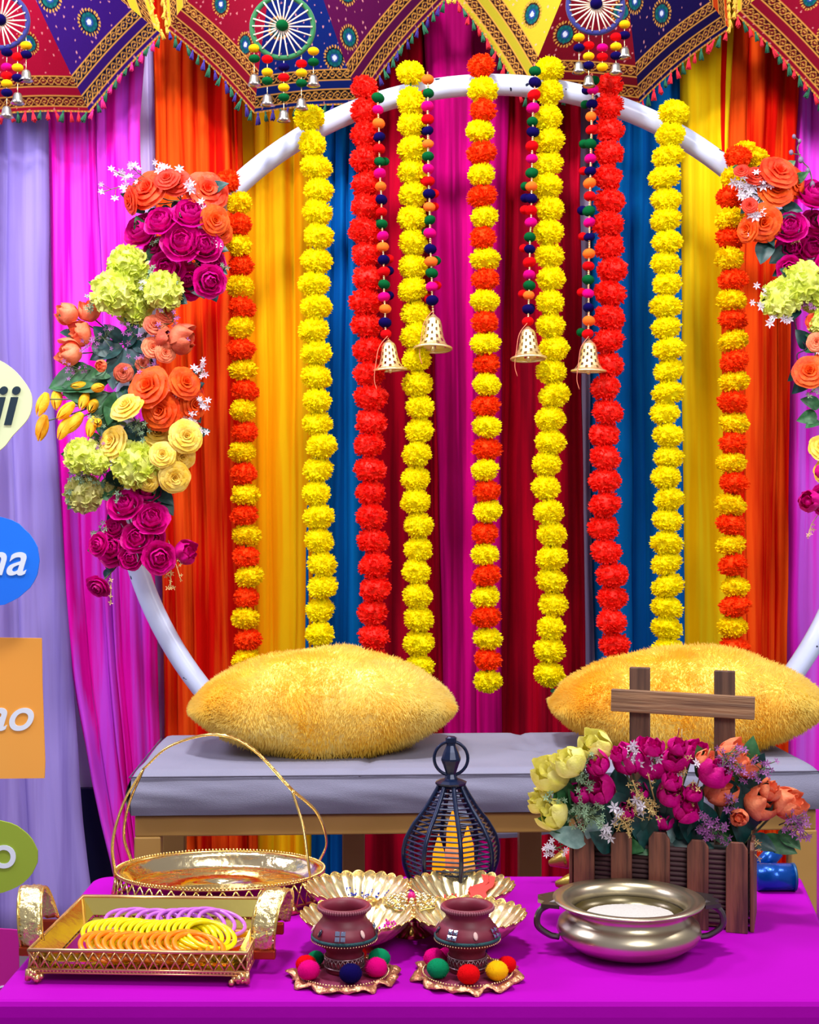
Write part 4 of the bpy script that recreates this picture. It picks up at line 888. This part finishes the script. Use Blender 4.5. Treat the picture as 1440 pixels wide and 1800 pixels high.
# ================================================================== POTS ON COASTERS
m_pot = mat('maroon_pot_paint', (112, 22, 46), .5, col2=(124, 30, 54), scale=30); m_potr = mat('pot_rim', (146, 82, 96), .4, .2); m_teal = mat('teal_trim', (8, 66, 72), .7, bump=.5, bscale=400)
m_mir = mat('mirror_chip', (190, 205, 240), .05, 1.0); m_cst = mat('coaster_velvet', (120, 14, 62), .7); m_cream = mat('cream_paint', (214, 176, 170), .6); m_black = mat('black_gem', (26, 14, 40), .2)
def pot(cx, cy_px, x_off, pompoms, label, clabel, rz):
    D = 1.79; x = (cx-720)*D/F; zc = .009
    cst = thing('pompom_coaster', clabel, 'coaster', (x+x_off, D, TZ), rz, 'gold edged coasters under the clay pots')
    mb = MB().lathe([(.001, 0), (.062, 0), (.0625, .004), (.06, .007), (.001, .008)], 40); obj('disc', mb, m_cst, cst, label='maroon disc')
    mb = MB(); n = 90
    for i in range(n):
        a = 2*PI*i/n; mb.ball((.0585*math.cos(a), .0585*math.sin(a), .0085), .0014, 5)
    obj('bead_ring', mb, m_bead, cst)
    mb = MB(); n = 72
    def fr(u, v): a = 2*PI*u; r = .059+v*(.012+.004*math.sin(a*9)+.003*math.sin(a*17+1)); return (r*math.cos(a), r*math.sin(a), .004+.004*math.sin(v*PI)+.003*v*math.sin(a*13)+.0025*noise.noise((a*8, v*5, 1)))
    mb.grid(fr, 144, 6); o = obj('ruffled_edge', mb, mat('rose_gold_lace', (226, 160, 120), .3, .8, bump=.6, bscale=200), cst, label='rose gold ruffled edge'); solid(o, .0012)
    for (dx, dy, k, r) in pompoms:
        f = obj('pompom', PM[k][0], None, cst, loc=(dx, dy, .008+r*.85), label=PN[k]+' felt pompom'); f.scale = (r, r, r)
    p = thing('clay_pot', label, 'pot', (x, D+.004, TZ+.0082), rz, 'painted clay pots on coasters')
    prof = [(.001, .0), (.024, .0), (.025, .004), (.0245, .012), (.0235, .024), (.025, .030), (.034, .036), (.0405, .042), (.042, .048), (.040, .056), (.034, .063), (.0285, .070), (.0285, .074), (.033, .080), (.0345, .083), (.033, .0865), (.0295, .086), (.027, .080), (.026, .072), (.034, .058), (.034, .048), (.02, .034), (.001, .030)]
    obj('body', MB().lathe(prof, 56), m_pot, p)
    mb = MB(); n = 64
    for i in range(n): a = 2*PI*i/n; mb.ball((.0342*math.cos(a), .0342*math.sin(a), .0828), .0019, 5, 1.5)
    obj('notched_rim', mb, m_potr, p, label='notched pinkish rim')
    mb = MB(); tor(mb, (0, 0, .0455), .0418, .0024, 60, 6); obj('rope_trim', mb, m_teal, p, label='dark teal rope trim around the belly')
    mb = MB()
    for i in range(70): a = 2*PI*i/70; mb.ball((.0432*math.cos(a), .0432*math.sin(a), .042), .0011, 5)
    obj('bead_trim', mb, m_bead, p)
    mb = MB(); tor(mb, (0, 0, .007), .0258, .0013, 48, 5); tor(mb, (0, 0, .020), .0254, .0013, 48, 5)
    lattice(mb, lambda t_: (.0258*math.cos(2*PI*t_), .0258*math.sin(2*PI*t_)), .007, .020, 26, .0007)
    obj('filigree_band', mb, mat('dark_silver', (150, 120, 128), .3, .8), p, label='silver filigree band around the foot')
    for a0, kind in [(-1.75, 'm'), (-2.5, 'g'), (-1.0, 'd'), (-.2, 'm'), (1.5, 'm'), (2.4, 'g'), (-3.1, 'd')]:
        mb = MB(); c_ = Vector((math.cos(a0), math.sin(a0), 0)); up = Vector((-c_.x*.5, -c_.y*.5, .86)); sd = c_.cross(up).normalized(); ctr = c_*.0408+Vector((0, 0, .0565))
        if kind == 'm':
            for i in (-1, 1):
                for j in (-1, 1):
                    q = ctr+sd*.0037*i+up*.0037*j+c_*.0008; nn = sd.cross(up).normalized(); nn = nn if nn.dot(c_) > 0 else -nn
                    mb.add([q-sd*.003-up*.003, q+sd*.003-up*.003, q+sd*.003+up*.003, q-sd*.003+up*.003, q+nn*.0016], [(0, 1, 4), (1, 2, 4), (2, 3, 4), (3, 0, 4)])
            o = obj('mirror_chip', mb, m_mir, p, smooth=False, label='four silver mirror chips')
        else:
            mb.ball((0, 0, 0), 1, 8); mb.v = [tuple(ctr+sd*v[0]*.0032+up*v[2]*(.0055)+c_*v[1]*.0015) for v in mb.v]
            obj('gem' if kind == 'g' else 'painted_drop', mb, m_black if kind == 'g' else m_cream, p, label='dark gem' if kind == 'g' else 'cream painted drop')
pot(605, 1705, 0, [(-.047, -.028, 'm', .0145), (-.050, -.002, 'r', .0135), (-.036, .028, 't', .011), (.006, -.046, 'n', .0145), (.040, -.026, 'm', .0145), (.047, .010, 't', .0145), (.02, .04, 'r', .012)],
    'maroon clay pot with mirror chips and full teal rope trim, the left one', 'gold edged coaster under the left pot, navy pompom in front', .1)
pot(822, 1705, 0, [(-.046, -.0, 'm', .0145), (-.036, .022, 'm', .012), (-.028, -.038, 't', .0145), (.016, -.046, 'r', .0145), (.046, -.02, 'y', .0145), (.05, .012, 'r', .0125), (0, .048, 'n', .012)],
    'maroon clay pot with mirror chips and gold trim, the right one', 'gold edged coaster under the right pot, green and yellow pompoms in front', -.35)
# ================================================================== URLI BOWL
ur = thing('brass_urli_bowl', 'wide old brass bowl with two ring handles in front of the planter', 'bowl', (P(1105, 1670, 1.90).x, 1.90, TZ))
m_ur = mat('aged_brass', (216, 206, 180), .3, .95, col2=(196, 184, 150), scale=9, bump=.08, bscale=12)
prof = [(.001, .0), (.055, .001), (.078, .008), (.095, .02), (.1, .03), (.097, .040), (.088, .047), (.083, .052), (.083, .060), (.088, .066), (.104, .070), (.105, .0725), (.09, .0725), (.082, .069), (.077, .058), (.08, .046), (.09, .034), (.088, .024), (.07, .012), (.001, .006)]
obj('body', MB().lathe(prof, 96), m_ur, ur)
for sx in (-1, 1):
    mb = MB(); x0 = sx*.1
    mb.tube(catmull([(sx*.103, -.012, .070), (sx*.124, -.014, .060), (sx*.128, -.014, .04), (sx*.112, -.012, .026), (sx*.098, -.01, .022)], 6), .0045, 8)
    mb.add([(sx*.1, -.034, .072), (sx*.124, -.022, .071), (sx*.118, -.008, .071), (sx*.126, .002, .071), (sx*.118, .012, .071), (sx*.124, .024, .071), (sx*.1, .036, .072)] +
           [(sx*.1, -.034, .067), (sx*.124, -.022, .066), (sx*.118, -.008, .066), (sx*.126, .002, .066), (sx*.118, .012, .066), (sx*.124, .024, .066), (sx*.1, .036, .067)],
           [tuple(range(7)), tuple(range(13, 6, -1))]+[(i, (i+1) % 7, 7+(i+1) % 7, 7+i) for i in range(7)])
    obj('handle', mb, mat('dark_brass', (96, 90, 90), .35, .9), ur, smooth=False, label='dark handle lug')
mb = MB(); mb.lathe([(.083, .05), (.06, .0515), (.03, .0525), (.0005, .053)], 48, rf=lambda a, i: 1)
mb.v = [(v[0], v[1], v[2]-.004+.003*noise.noise((v[0]*60, v[1]*60, 0))) for v in mb.v]
# white flour heap lying in the front of the bowl over dark oil
oil = obj('oil', MB().lathe([(.0765, .054), (.0005, .054)], 48), mat('dark_oil', (58, 48, 12), .08), loc=ur.location); tag(oil, 'dark greenish oil filling the old brass bowl', 'oil', kind='stuff')
mb = MB(); mb.grid(lambda u, v: ((2*u-1)*.062*math.sqrt(max(0, 1-(2*v-1)**2)), -.014+(2*v-1)*.052, .0530+.0095*max(0, 1-((2*v-1)**2))*max(0, 1-(2*u-1)**2)**.6+.0008*noise.noise((u*30, v*30, 1))), 60, 40)
fl = obj('flour_heap', mb, mat('white_flour', (196, 192, 186), .95, bump=.6, bscale=500), loc=ur.location); tag(fl, 'white powder heaped in the old brass bowl', 'flour', kind='stuff')
# ================================================================== LANTERN
LX = P(793, 1500, 2.19)
ln = thing('lantern', 'dark blue metal cage lantern with onion body and top ring', 'lantern', (LX.x, 2.19, TZ), math.radians(10))
m_lan = mat('lantern_enamel', (10, 28, 62), .3, .3)
lp = [(0.0, .052), (.008, .056), (.03, .070), (.05, .0765), (.07, .0775), (.09, .073), (.112, .06), (.135, .042), (.155, .029), (.168, .0215), (.176, .018)]
NS = 8
def lr(z): return lerp_list([(a_, b_) for a_, b_ in lp], z)
mb = MB().lathe([(.001, 0), (.054, 0), (.056, .006), (.054, .010), (.001, .010)], NS); obj('base', mb, m_lan, ln, smooth=False)
for i in range(NS):
    a = 2*PI*i/NS; mb = MB(); d = Vector((math.cos(a), math.sin(a), 0))
    pts = [d*lr(z)+Vector((0, 0, z)) for z in [k*.176/22 for k in range(23)]]; mb.tube(pts, .0038, 6); obj('rib', mb, m_lan, ln)
for k in range(22):
    z = .014+k*.0074
    mb = MB(); r = lr(z)-.0008; vs_ = []
    for j in range(NS): a = 2*PI*j/NS; vs_.append((r*math.cos(a), r*math.sin(a), z))
    mb.tube(vs_, .0016, 4, closed=True); obj('slat', mb, m_lan, ln, smooth=False)
mb = MB().lathe([(.021, .172), (.025, .174), (.026, .177), (.02, .180), (.011, .183), (.008, .19), (.013, .205), (.016, .212), (.016, .215), (.012, .226), (.0075, .236), (.0075, .240), (.009, .241), (.009, .248), (.006, .250), (.001, .250)], 10)
obj('finial', mb, m_lan, ln, smooth=False, label='faceted dark blue finial')
o = obj('carry_ring', tor(MB(), (0, 0, .215), .027, .0026, 36, 8, 'y'), m_lan, ln); o.rotation_euler = (0, 0, -math.radians(10))
# candles
m_can = mat('candle_wax', (236, 166, 104), .5, emit=.28); m_flm = mat('warm_flame', (255, 150, 4), .4, emit=1.05)
for (dx, dy, h, lab) in [(.003, .012, .086, 'tallest electric candle glowing inside the lantern'), (-.020, -.012, .052, 'shortest electric candle, at the left inside the lantern'), (.026, -.012, .066, 'electric candle at the right inside the lantern')]:
    cdl = thing('electric_candle', lab, 'candle', (ln.location.x+dx, ln.location.y+dy, TZ+.010), group='electric candles inside the lantern')
    mb = MB().lathe([(.001, 0), (.0125, 0), (.0125, h-.03), (.0115, h-.026), (.001, h-.03)], 20); obj('wax_body', mb, m_can, cdl)
    mb = MB().lathe([(.0108, h-.03), (.0104, h-.01), (.0095, h+.004), (.0065, h+.014), (.0034, h+.025), (.0006, h+.034)], 16); obj('flame', mb, m_flm, cdl, label='glowing amber flame tip')
# ================================================================== PLANTER
A0 = Vector((.246, 2.05)); B0 = Vector((.492, 1.978)); fdv = (B0-A0).normalized(); bk = Vector((-fdv.y, fdv.x)); Wp = (B0-A0).length; Dp_ = .115
pang = math.atan2(fdv.y, fdv.x)
pl = thing('picket_planter', 'brown picket fence planter box holding silk flowers, posts behind', 'planter', (A0.x, A0.y, TZ), pang)
m_wd = mat('brown_wood', (126, 74, 54), .5, col2=(78, 42, 34), scale=16, stretch=(6, 6, .5), bump=.5, bscale=30, contrast=(.4, .62))
m_wd2 = mat('weathered_post_wood', (108, 76, 58), .6, col2=(74, 50, 40), scale=16, stretch=(8, 8, .4), bump=.4, bscale=30)
m_wd3 = mat('weathered_rail_wood', (156, 118, 84), .6, col2=(108, 78, 58), scale=16, stretch=(.4, 8, 8), bump=.5, bscale=30)
def picket(x, y, rz, h=.135, w_=.030, tilt=0):
    mb = MB(); a = w_/2; d = .006
    o2 = [(-a, 0), (a, 0), (a, h-.010), (a*.55, h), (-a*.55, h), (-a, h-.010)]
    mb.add([(p[0], -d/2, p[1]) for p in o2]+[(p[0], d/2, p[1]) for p in o2], [(0, 1, 2, 3, 4, 5), (11, 10, 9, 8, 7, 6)]+[(i, i+6, (i+1) % 6+6, (i+1) % 6) for i in range(6)])
    o = obj('picket', mb, m_wd, pl, smooth=False, loc=(x, y, 0)); o.rotation_euler = (0, tilt, rz); bevel(o, .0012)
for i in range(5): picket(.017+i*(Wp-.034)/4, -.004, 0, .135+random.uniform(-.004, .004), .031)
for i in range(3): picket(Wp+.004, .018+i*.04, PI/2, .132+random.uniform(-.004, .004), .030); picket(-.004, .018+i*.04, PI/2, .132, .030)
for i in range(5): picket(.017+i*(Wp-.034)/4, Dp_+.004, 0, .132, .031)
mb = MB()
wk = .007
for k in range(15):
    z = .012+k*.0072
    mb.tube([(.004, .006, z), (Wp-.004, .006, z), (Wp-.004, Dp_-.004, z), (.004, Dp_-.004, z)], .0036, 6, closed=True)
obj('wicker_basket', mb, mat('dark_wicker', (70, 44, 46), .7), pl, label='dark wicker lining'); 
obj('floor_board', MB().box((Wp/2, Dp_/2, .006), (Wp-.02, Dp_-.02, .006)), m_wd, pl, smooth=False)
obj('foam', MB().box((Wp/2, Dp_/2, .058), (Wp-.02, Dp_-.02, .09)), mat('dark_foam', (16, 26, 22), .9), pl, smooth=False)
def toloc(p): return pl.matrix_basis.inverted() @ Vector(p)
def flatpt(px, py, y_loc):    # local point on the plane y = y_loc of the planter that shows at that pixel
    o_ = pl.matrix_basis.inverted() @ Vector((0, 0, CZ)); d_ = (pl.matrix_basis.inverted().to_3x3()) @ Vector(((px-720)/F, 1, -(py-900)/F))
    t_ = (y_loc-o_.y)/d_.y; return o_+d_*t_
for x0, y0 in [(1125, 1173), (1274, 1179)]:
    p = flatpt(x0, y0, Dp_-.018); mb = MB().box((p.x, p.y, (p.z+.01)/2), (.031, .012, p.z-.01)); bevel(obj('post', mb, m_wd2, pl, smooth=False), .0012)
p, q = flatpt(1075, 1230, Dp_-.03), flatpt(1327, 1245, Dp_-.03); ctr = (p+q)/2; L_ = (q-p).length; an = math.atan2(p.z-q.z, q.x-p.x)
mb = MB().box((0, 0, 0), (L_, .012, .034)); o = bevel(obj('cross_rail', mb, m_wd3, pl, smooth=False, loc=ctr, label='lighter weathered cross rail'), .0012); o.rotation_euler = (0, an, 0)
# flowers planted in it
PD = 2.03; gp = 'silk flowers in the picket planter'
root = P(1165, 1500, 2.07)
up = lambda x, y: ((x-1170)/160, -.7, .9)
def pitem(l, m2=None, k=None): return [(x, y, r*1.2, up(x, y)) for x, y, r in l]
cluster('pale yellow rosebuds at the left end of the picket planter', 'flowers', 'bud', pitem([(984, 1368, 27), (1012, 1345, 24), (1056, 1322, 24), (958, 1412, 18), (982, 1438, 22), (1040, 1335, 20)]), f_py, PD, gp, anchor=P(1040, 1500, 2.1),
        leaves=[(1030, 1480, 972, 1462, 's'), (1000, 1440, 990, 1370, 'g'), (1020, 1420, 1000, 1350, 'g'), (1000, 1450, 955, 1440, 'g'), (1040, 1480, 1060, 1440, 's'), (1020, 1430, 1032, 1385, 's'), (1015, 1420, 1005, 1390, 'g')],
        sprigs=[(1010, 1440, 960, 1402, 'e', 10, .006, .012), (1030, 1450, 1022, 1430, 'e', 26, .006, .02), (1030, 1450, 1035, 1420, 'e', 20, .006, .02), (1030, 1400, 1025, 1345, 'e', 12, .006, .016), (1000, 1480, 957, 1492, 'w', 12, .006, .012), (1030, 1350, 1042, 1330, 'e', 12, .006, .015), (1000, 1400, 1020, 1370, 'e', 12, .006, .015)], jit=.03)
cluster('magenta silk peony buds in the middle of the picket planter', 'flowers', 'bud', pitem([(1056, 1350, 18), (1108, 1345, 23), (1030, 1400, 16), (1060, 1398, 22), (1150, 1352, 25), (1136, 1322, 18), (1182, 1345, 20), (1216, 1330, 19), (1190, 1318, 15), (1247, 1366, 24), (1180, 1380, 15), (1177, 1406, 18), (1166, 1448, 17), (1104, 1432, 13), (1202, 1434, 18), (1150, 1320, 14), (1090, 1330, 12), (1215, 1400, 14), (1125, 1400, 14)]), f_mg, PD, gp, anchor=P(1165, 1500, 2.07),
        leaves=[(1160, 1470, 1110, 1488, 'g'), (1150, 1470, 1110, 1440, 'd'), (1180, 1470, 1210, 1430, 'd'), (1120, 1460, 1090, 1400, 'd'), (1200, 1480, 1230, 1440, 'd'), (1140, 1450, 1130, 1380, 'd'), (1220, 1450, 1200, 1380, 'd'), (1080, 1470, 1075, 1420, 'd'), (1190, 1480, 1185, 1445, 's'), (1240, 1470, 1245, 1420, 'd'), (1090, 1480, 1130, 1495, 'g'), (1180, 1470, 1250, 1490, 'd'), (1060, 1480, 1050, 1410, 'd'), (1110, 1470, 1080, 1370, 'd'), (1150, 1460, 1160, 1370, 'd'), (1190, 1460, 1225, 1390, 'd'), (1210, 1480, 1200, 1400, 'd'), (1130, 1480, 1140, 1420, 'd'), (1080, 1490, 1050, 1470, 'd'), (1230, 1480, 1200, 1450, 'd'), (1160, 1490, 1130, 1450, 'd')],
        sprigs=[(1130, 1460, 1112, 1372, 'g', 18, .006, .012), (1120, 1460, 1120, 1400, 'g', 18, .006, .014), (1110, 1470, 1085, 1435, 'g', 22, .006, .014), (1200, 1440, 1205, 1330, 'g', 14, .006, .01), (1215, 1450, 1218, 1375, 'g', 20, .006, .012), (1120, 1440, 1118, 1405, 'w', 5, .009, .008), (1100, 1450, 1080, 1420, 'w', 5, .009, .008), (1080, 1470, 1064, 1455, 'w', 5, .009, .008), (1110, 1350, 1112, 1310, 'w', 6, .009, .012), (1150, 1350, 1158, 1322, 'w', 4, .009, .008), (1130, 1340, 1100, 1320, 'w', 5, .009, .012), (1225, 1360, 1224, 1342, 'w', 3, .008, .006), (1160, 1430, 1140, 1362, 'g', 3, .004, .006), (1190, 1420, 1199, 1282, 'g', 2, .003, .004), (1220, 1400, 1249, 1316, 'g', 2, .003, .004), (1200, 1400, 1168, 1392, 'g', 12, .006, .012), (1140, 1440, 1150, 1410, 'g', 16, .006, .014), (1190, 1300, 1194, 1280, 'g', 1, .002, .002)], jit=.035)
cluster('peach silk roses at the right end of the picket planter', 'flowers', 'bud', pitem([(1256, 1398, 25), (1282, 1336, 24), (1300, 1350, 20), (1236, 1340, 14)])+[(1328, 1418, 30, (.5, -.8, .6), f_pe, 'bud'), (1372, 1418, 30, (.8, -.7, .5)), (1300, 1438, 16, (-.3, -1, .2)), (1350, 1395, 20, (.3, -.8, .8))], f_pe, PD, gp, anchor=P(1290, 1500, 2.06),
        leaves=[(1310, 1440, 1340, 1365, 'd'), (1300, 1380, 1330, 1310, 'g'), (1310, 1370, 1345, 1330, 'd'), (1340, 1470, 1400, 1500, 'g'), (1320, 1470, 1360, 1490, 'd'), (1300, 1470, 1262, 1465, 'g'), (1310, 1480, 1300, 1430, 'd'), (1330, 1450, 1290, 1390, 'd'), (1240, 1370, 1232, 1315, 'g'), (1370, 1460, 1408, 1490, 'g'), (1280, 1460, 1280, 1420, 'd'), (1320, 1460, 1300, 1400, 'd')],
        sprigs=[(1290, 1360, 1270, 1320, 'l', 26, .006, .02), (1290, 1360, 1290, 1325, 'l', 20, .006, .02), (1330, 1370, 1350, 1342, 'l', 16, .006, .014), (1250, 1480, 1238, 1442, 'l', 24, .0065, .016), (1260, 1480, 1250, 1450, 'l', 18, .0065, .014), (1380, 1450, 1408, 1460, 'l', 22, .0065, .016), (1370, 1450, 1395, 1440, 'l', 16, .006, .016), (1330, 1470, 1320, 1500, 'g', 5, .007, .012), (1300, 1440, 1285, 1400, 'l', 12, .006, .014)], jit=.03)
# ================================================================== HENNA CONES
m_foil = mat('gold_foil', (176, 148, 66), .3, .7, bump=.3, bscale=60); m_rfoil = mat('red_label', (206, 30, 40), .4); m_bfoil = mat('blue_foil', (0, 74, 168), .25, .5, bump=.3, bscale=60)
def cone(name, label, p, q, r, ma, mb_, band, grp):
    g = thing(name, label, 'cone', p, group=grp); d = Vector(q)-Vector(p); m1 = MB(); m1.tube([d*0, d*.06, d*.62], [r*.55, r*.98, r], 18); obj('wrapper', m1, ma, g)
    m1 = MB(); m1.tube([d*.62, d*.7, d*.98, d], [r*1.01, r*.85, r*.3, r*.12], 18); obj('tip', m1, mb_, g, label=band)
cone('henna_cone', 'gold and red foil cone lying behind the planter, the upper one', (P(1040, 1524, 2.25).x, 2.25, TZ+.018+.032), (P(964, 1528, 2.25).x, 2.245, TZ+.032), .016, m_rfoil, m_foil, 'gold foil tip', 'foil cones beside the planter')
cone('henna_cone', 'gold foil cone lying on the cloth, the lower one', (P(1050, 1555, 2.2).x, 2.2, TZ+.016), (P(974, 1538, 2.2).x, 2.18, TZ+.016), .0155, m_foil, m_foil, None, 'foil cones beside the planter')
rl = thing('blue_foil_roll', 'blue foil roll sticking out at the right of the planter', 'roll', (P(1330, 1540, 2.2).x, 2.2, TZ)); mb = MB(); mb.tube([(0, 0, .022), (.058, 0, .022)], .0215, 24); obj('roll', mb, m_bfoil, rl)
mb = MB(); mb.tube([(.0575, 0, .022), (.0615, 0, .022)], .0222, 24); obj('end_cap', mb, mat('dull_blue_cap', (30, 84, 130), .4, .4), rl)
rl2 = thing('blue_foil_roll', 'narrower bright blue roll lying behind the larger blue roll', 'roll', (P(1335, 1515, 2.255).x, 2.255, TZ)); mb = MB(); mb.tube([(0, 0, .02), (.028, 0, .052)], .014, 18); obj('roll', mb, m_bfoil, rl2)
# ================================================================== WORD PLACARDS
SD = 2.55
m_card = lambda n, a, b_=None: mat('card_'+n, a, .6, col2=b_ or a, scale=2)
ps = thing('placard_stand', 'slim dark pole at the left edge carrying the word placards', 'stand', (P(-70, 900, SD+.03).x, SD+.03, 0))
mb = MB(); mb.tube([(0, 0, FZ+.012), (0, 0, 1.5)], .009, 10); obj('pole', mb, mat('black_metal', (20, 20, 24), .4, .6), ps); obj('base', MB().lathe([(.001, FZ+.018), (.13, FZ+.012), (.14, FZ), (.001, FZ)], 32), MATS['black_metal'], ps)
def placard(label, outline, m, words, wcol, D=SD, thick=.004):
    cx = sum(p[0] for p in outline)/len(outline); cy = sum(p[1] for p in outline)/len(outline); b = P(cx, cy, D)
    g = thing('word_placard', label, 'sign', b, group='word placards on the left stand'); mb = MB(); n = len(outline)
    pts = [P(x, y, D)-b for x, y in outline]
    mb.add([(p.x, 0, p.z) for p in pts]+[(p.x, thick, p.z) for p in pts], [tuple(range(n)), tuple(range(2*n-1, n-1, -1))]+[(i, n+i, n+(i+1) % n, (i+1) % n) for i in range(n)])
    obj('board', mb, m, g, smooth=False)
    for (tx, x, y, h, shear, off) in words:
        cu = bpy.data.curves.new('lettering', 'FONT'); cu.body = tx; cu.size = h*D/F; cu.extrude = .0006; cu.shear = shear; cu.offset = off; cu.align_x = 'RIGHT'
        to = bpy.data.objects.new('t', cu); C.objects.link(to); bpy.context.view_layer.update(); me = bpy.data.meshes.new_from_object(to.evaluated_get(bpy.context.evaluated_depsgraph_get())); bpy.data.objects.remove(to)
        o = bpy.data.objects.new('lettering', me); C.objects.link(o); o.parent = g; o.location = P(x, y, D-.0012)-b; o.rotation_euler = (PI/2, 0, 0); me.materials.clear(); me.materials.append(wcol); o['label'] = 'printed lettering'
    m1 = MB(); m1.tube([(0, thick, 0), (P(-70, cy, D).x-b.x, .02, 0)], .003, 6); obj('bracket', m1, MATS['black_metal'], g)
def ell(cx, cy, rx, ry, n=48, rag=0, seed=0): return [(cx+rx*math.cos(-2*PI*i/n)*(1+rag*noise.noise((i*.7, seed, 0))), cy+ry*math.sin(-2*PI*i/n)*(1+rag*noise.noise((i*.7, seed, 5)))) for i in range(n)]
dkt = mat('letter_dark_teal', (8, 40, 56), .6); wht = mat('letter_white', (222, 232, 244), .6)
placard('cream curved cut-out placard with dark letters, topmost at the left edge', [tuple(p[:2]) for p in catmull([(-110, 620, 0), (-20, 628, 0), (18, 645, 0), (46, 676, 0), (56, 702, 0), (50, 734, 0), (22, 766, 0), (4, 788, 0), (-30, 806, 0), (-110, 810, 0)], 5)], m_card('cream', (226, 236, 186)), [('ji', 25, 745, 100, .25, .0022)], dkt)
placard('blue oval placard with white letters at the left edge', ell(-20, 986, 89, 80, 40, .03, 2), m_card('blue', (0, 122, 246), (6, 108, 236)), [('na', 44, 1010, 84, .3, .0010)], wht, D=SD-.02)
placard('orange rectangular placard with white letters at the left edge', [(-110, 1120), (-110, 1372), (-20, 1369), (78, 1368), (79, 1340), (74, 1200), (73, 1122), (10, 1121)], m_card('orange', (238, 156, 54), (240, 170, 72)), [('ao', 55, 1283, 82, .3, .0012)], wht, D=SD+.01)
placard('olive green oval placard with a white letter at the left edge', ell(-22, 1506, 88, 66, 40, .03, 5), m_card('olive', (146, 172, 48)), [('o', 30, 1525, 84, .0, .0008)], wht, D=SD-.01)
placard('magenta rounded placard, lowest at the left edge', [tuple(p[:2]) for p in catmull([(-90, 1632, 0), (20, 1634, 0), (31, 1645, 0), (33, 1700, 0), (32, 1750, 0), (20, 1764, 0), (-90, 1766, 0)], 4)], m_card('magenta', (184, 0, 138)), [('o', 11, 1751, 40, .3, 0)], wht, D=2.4)
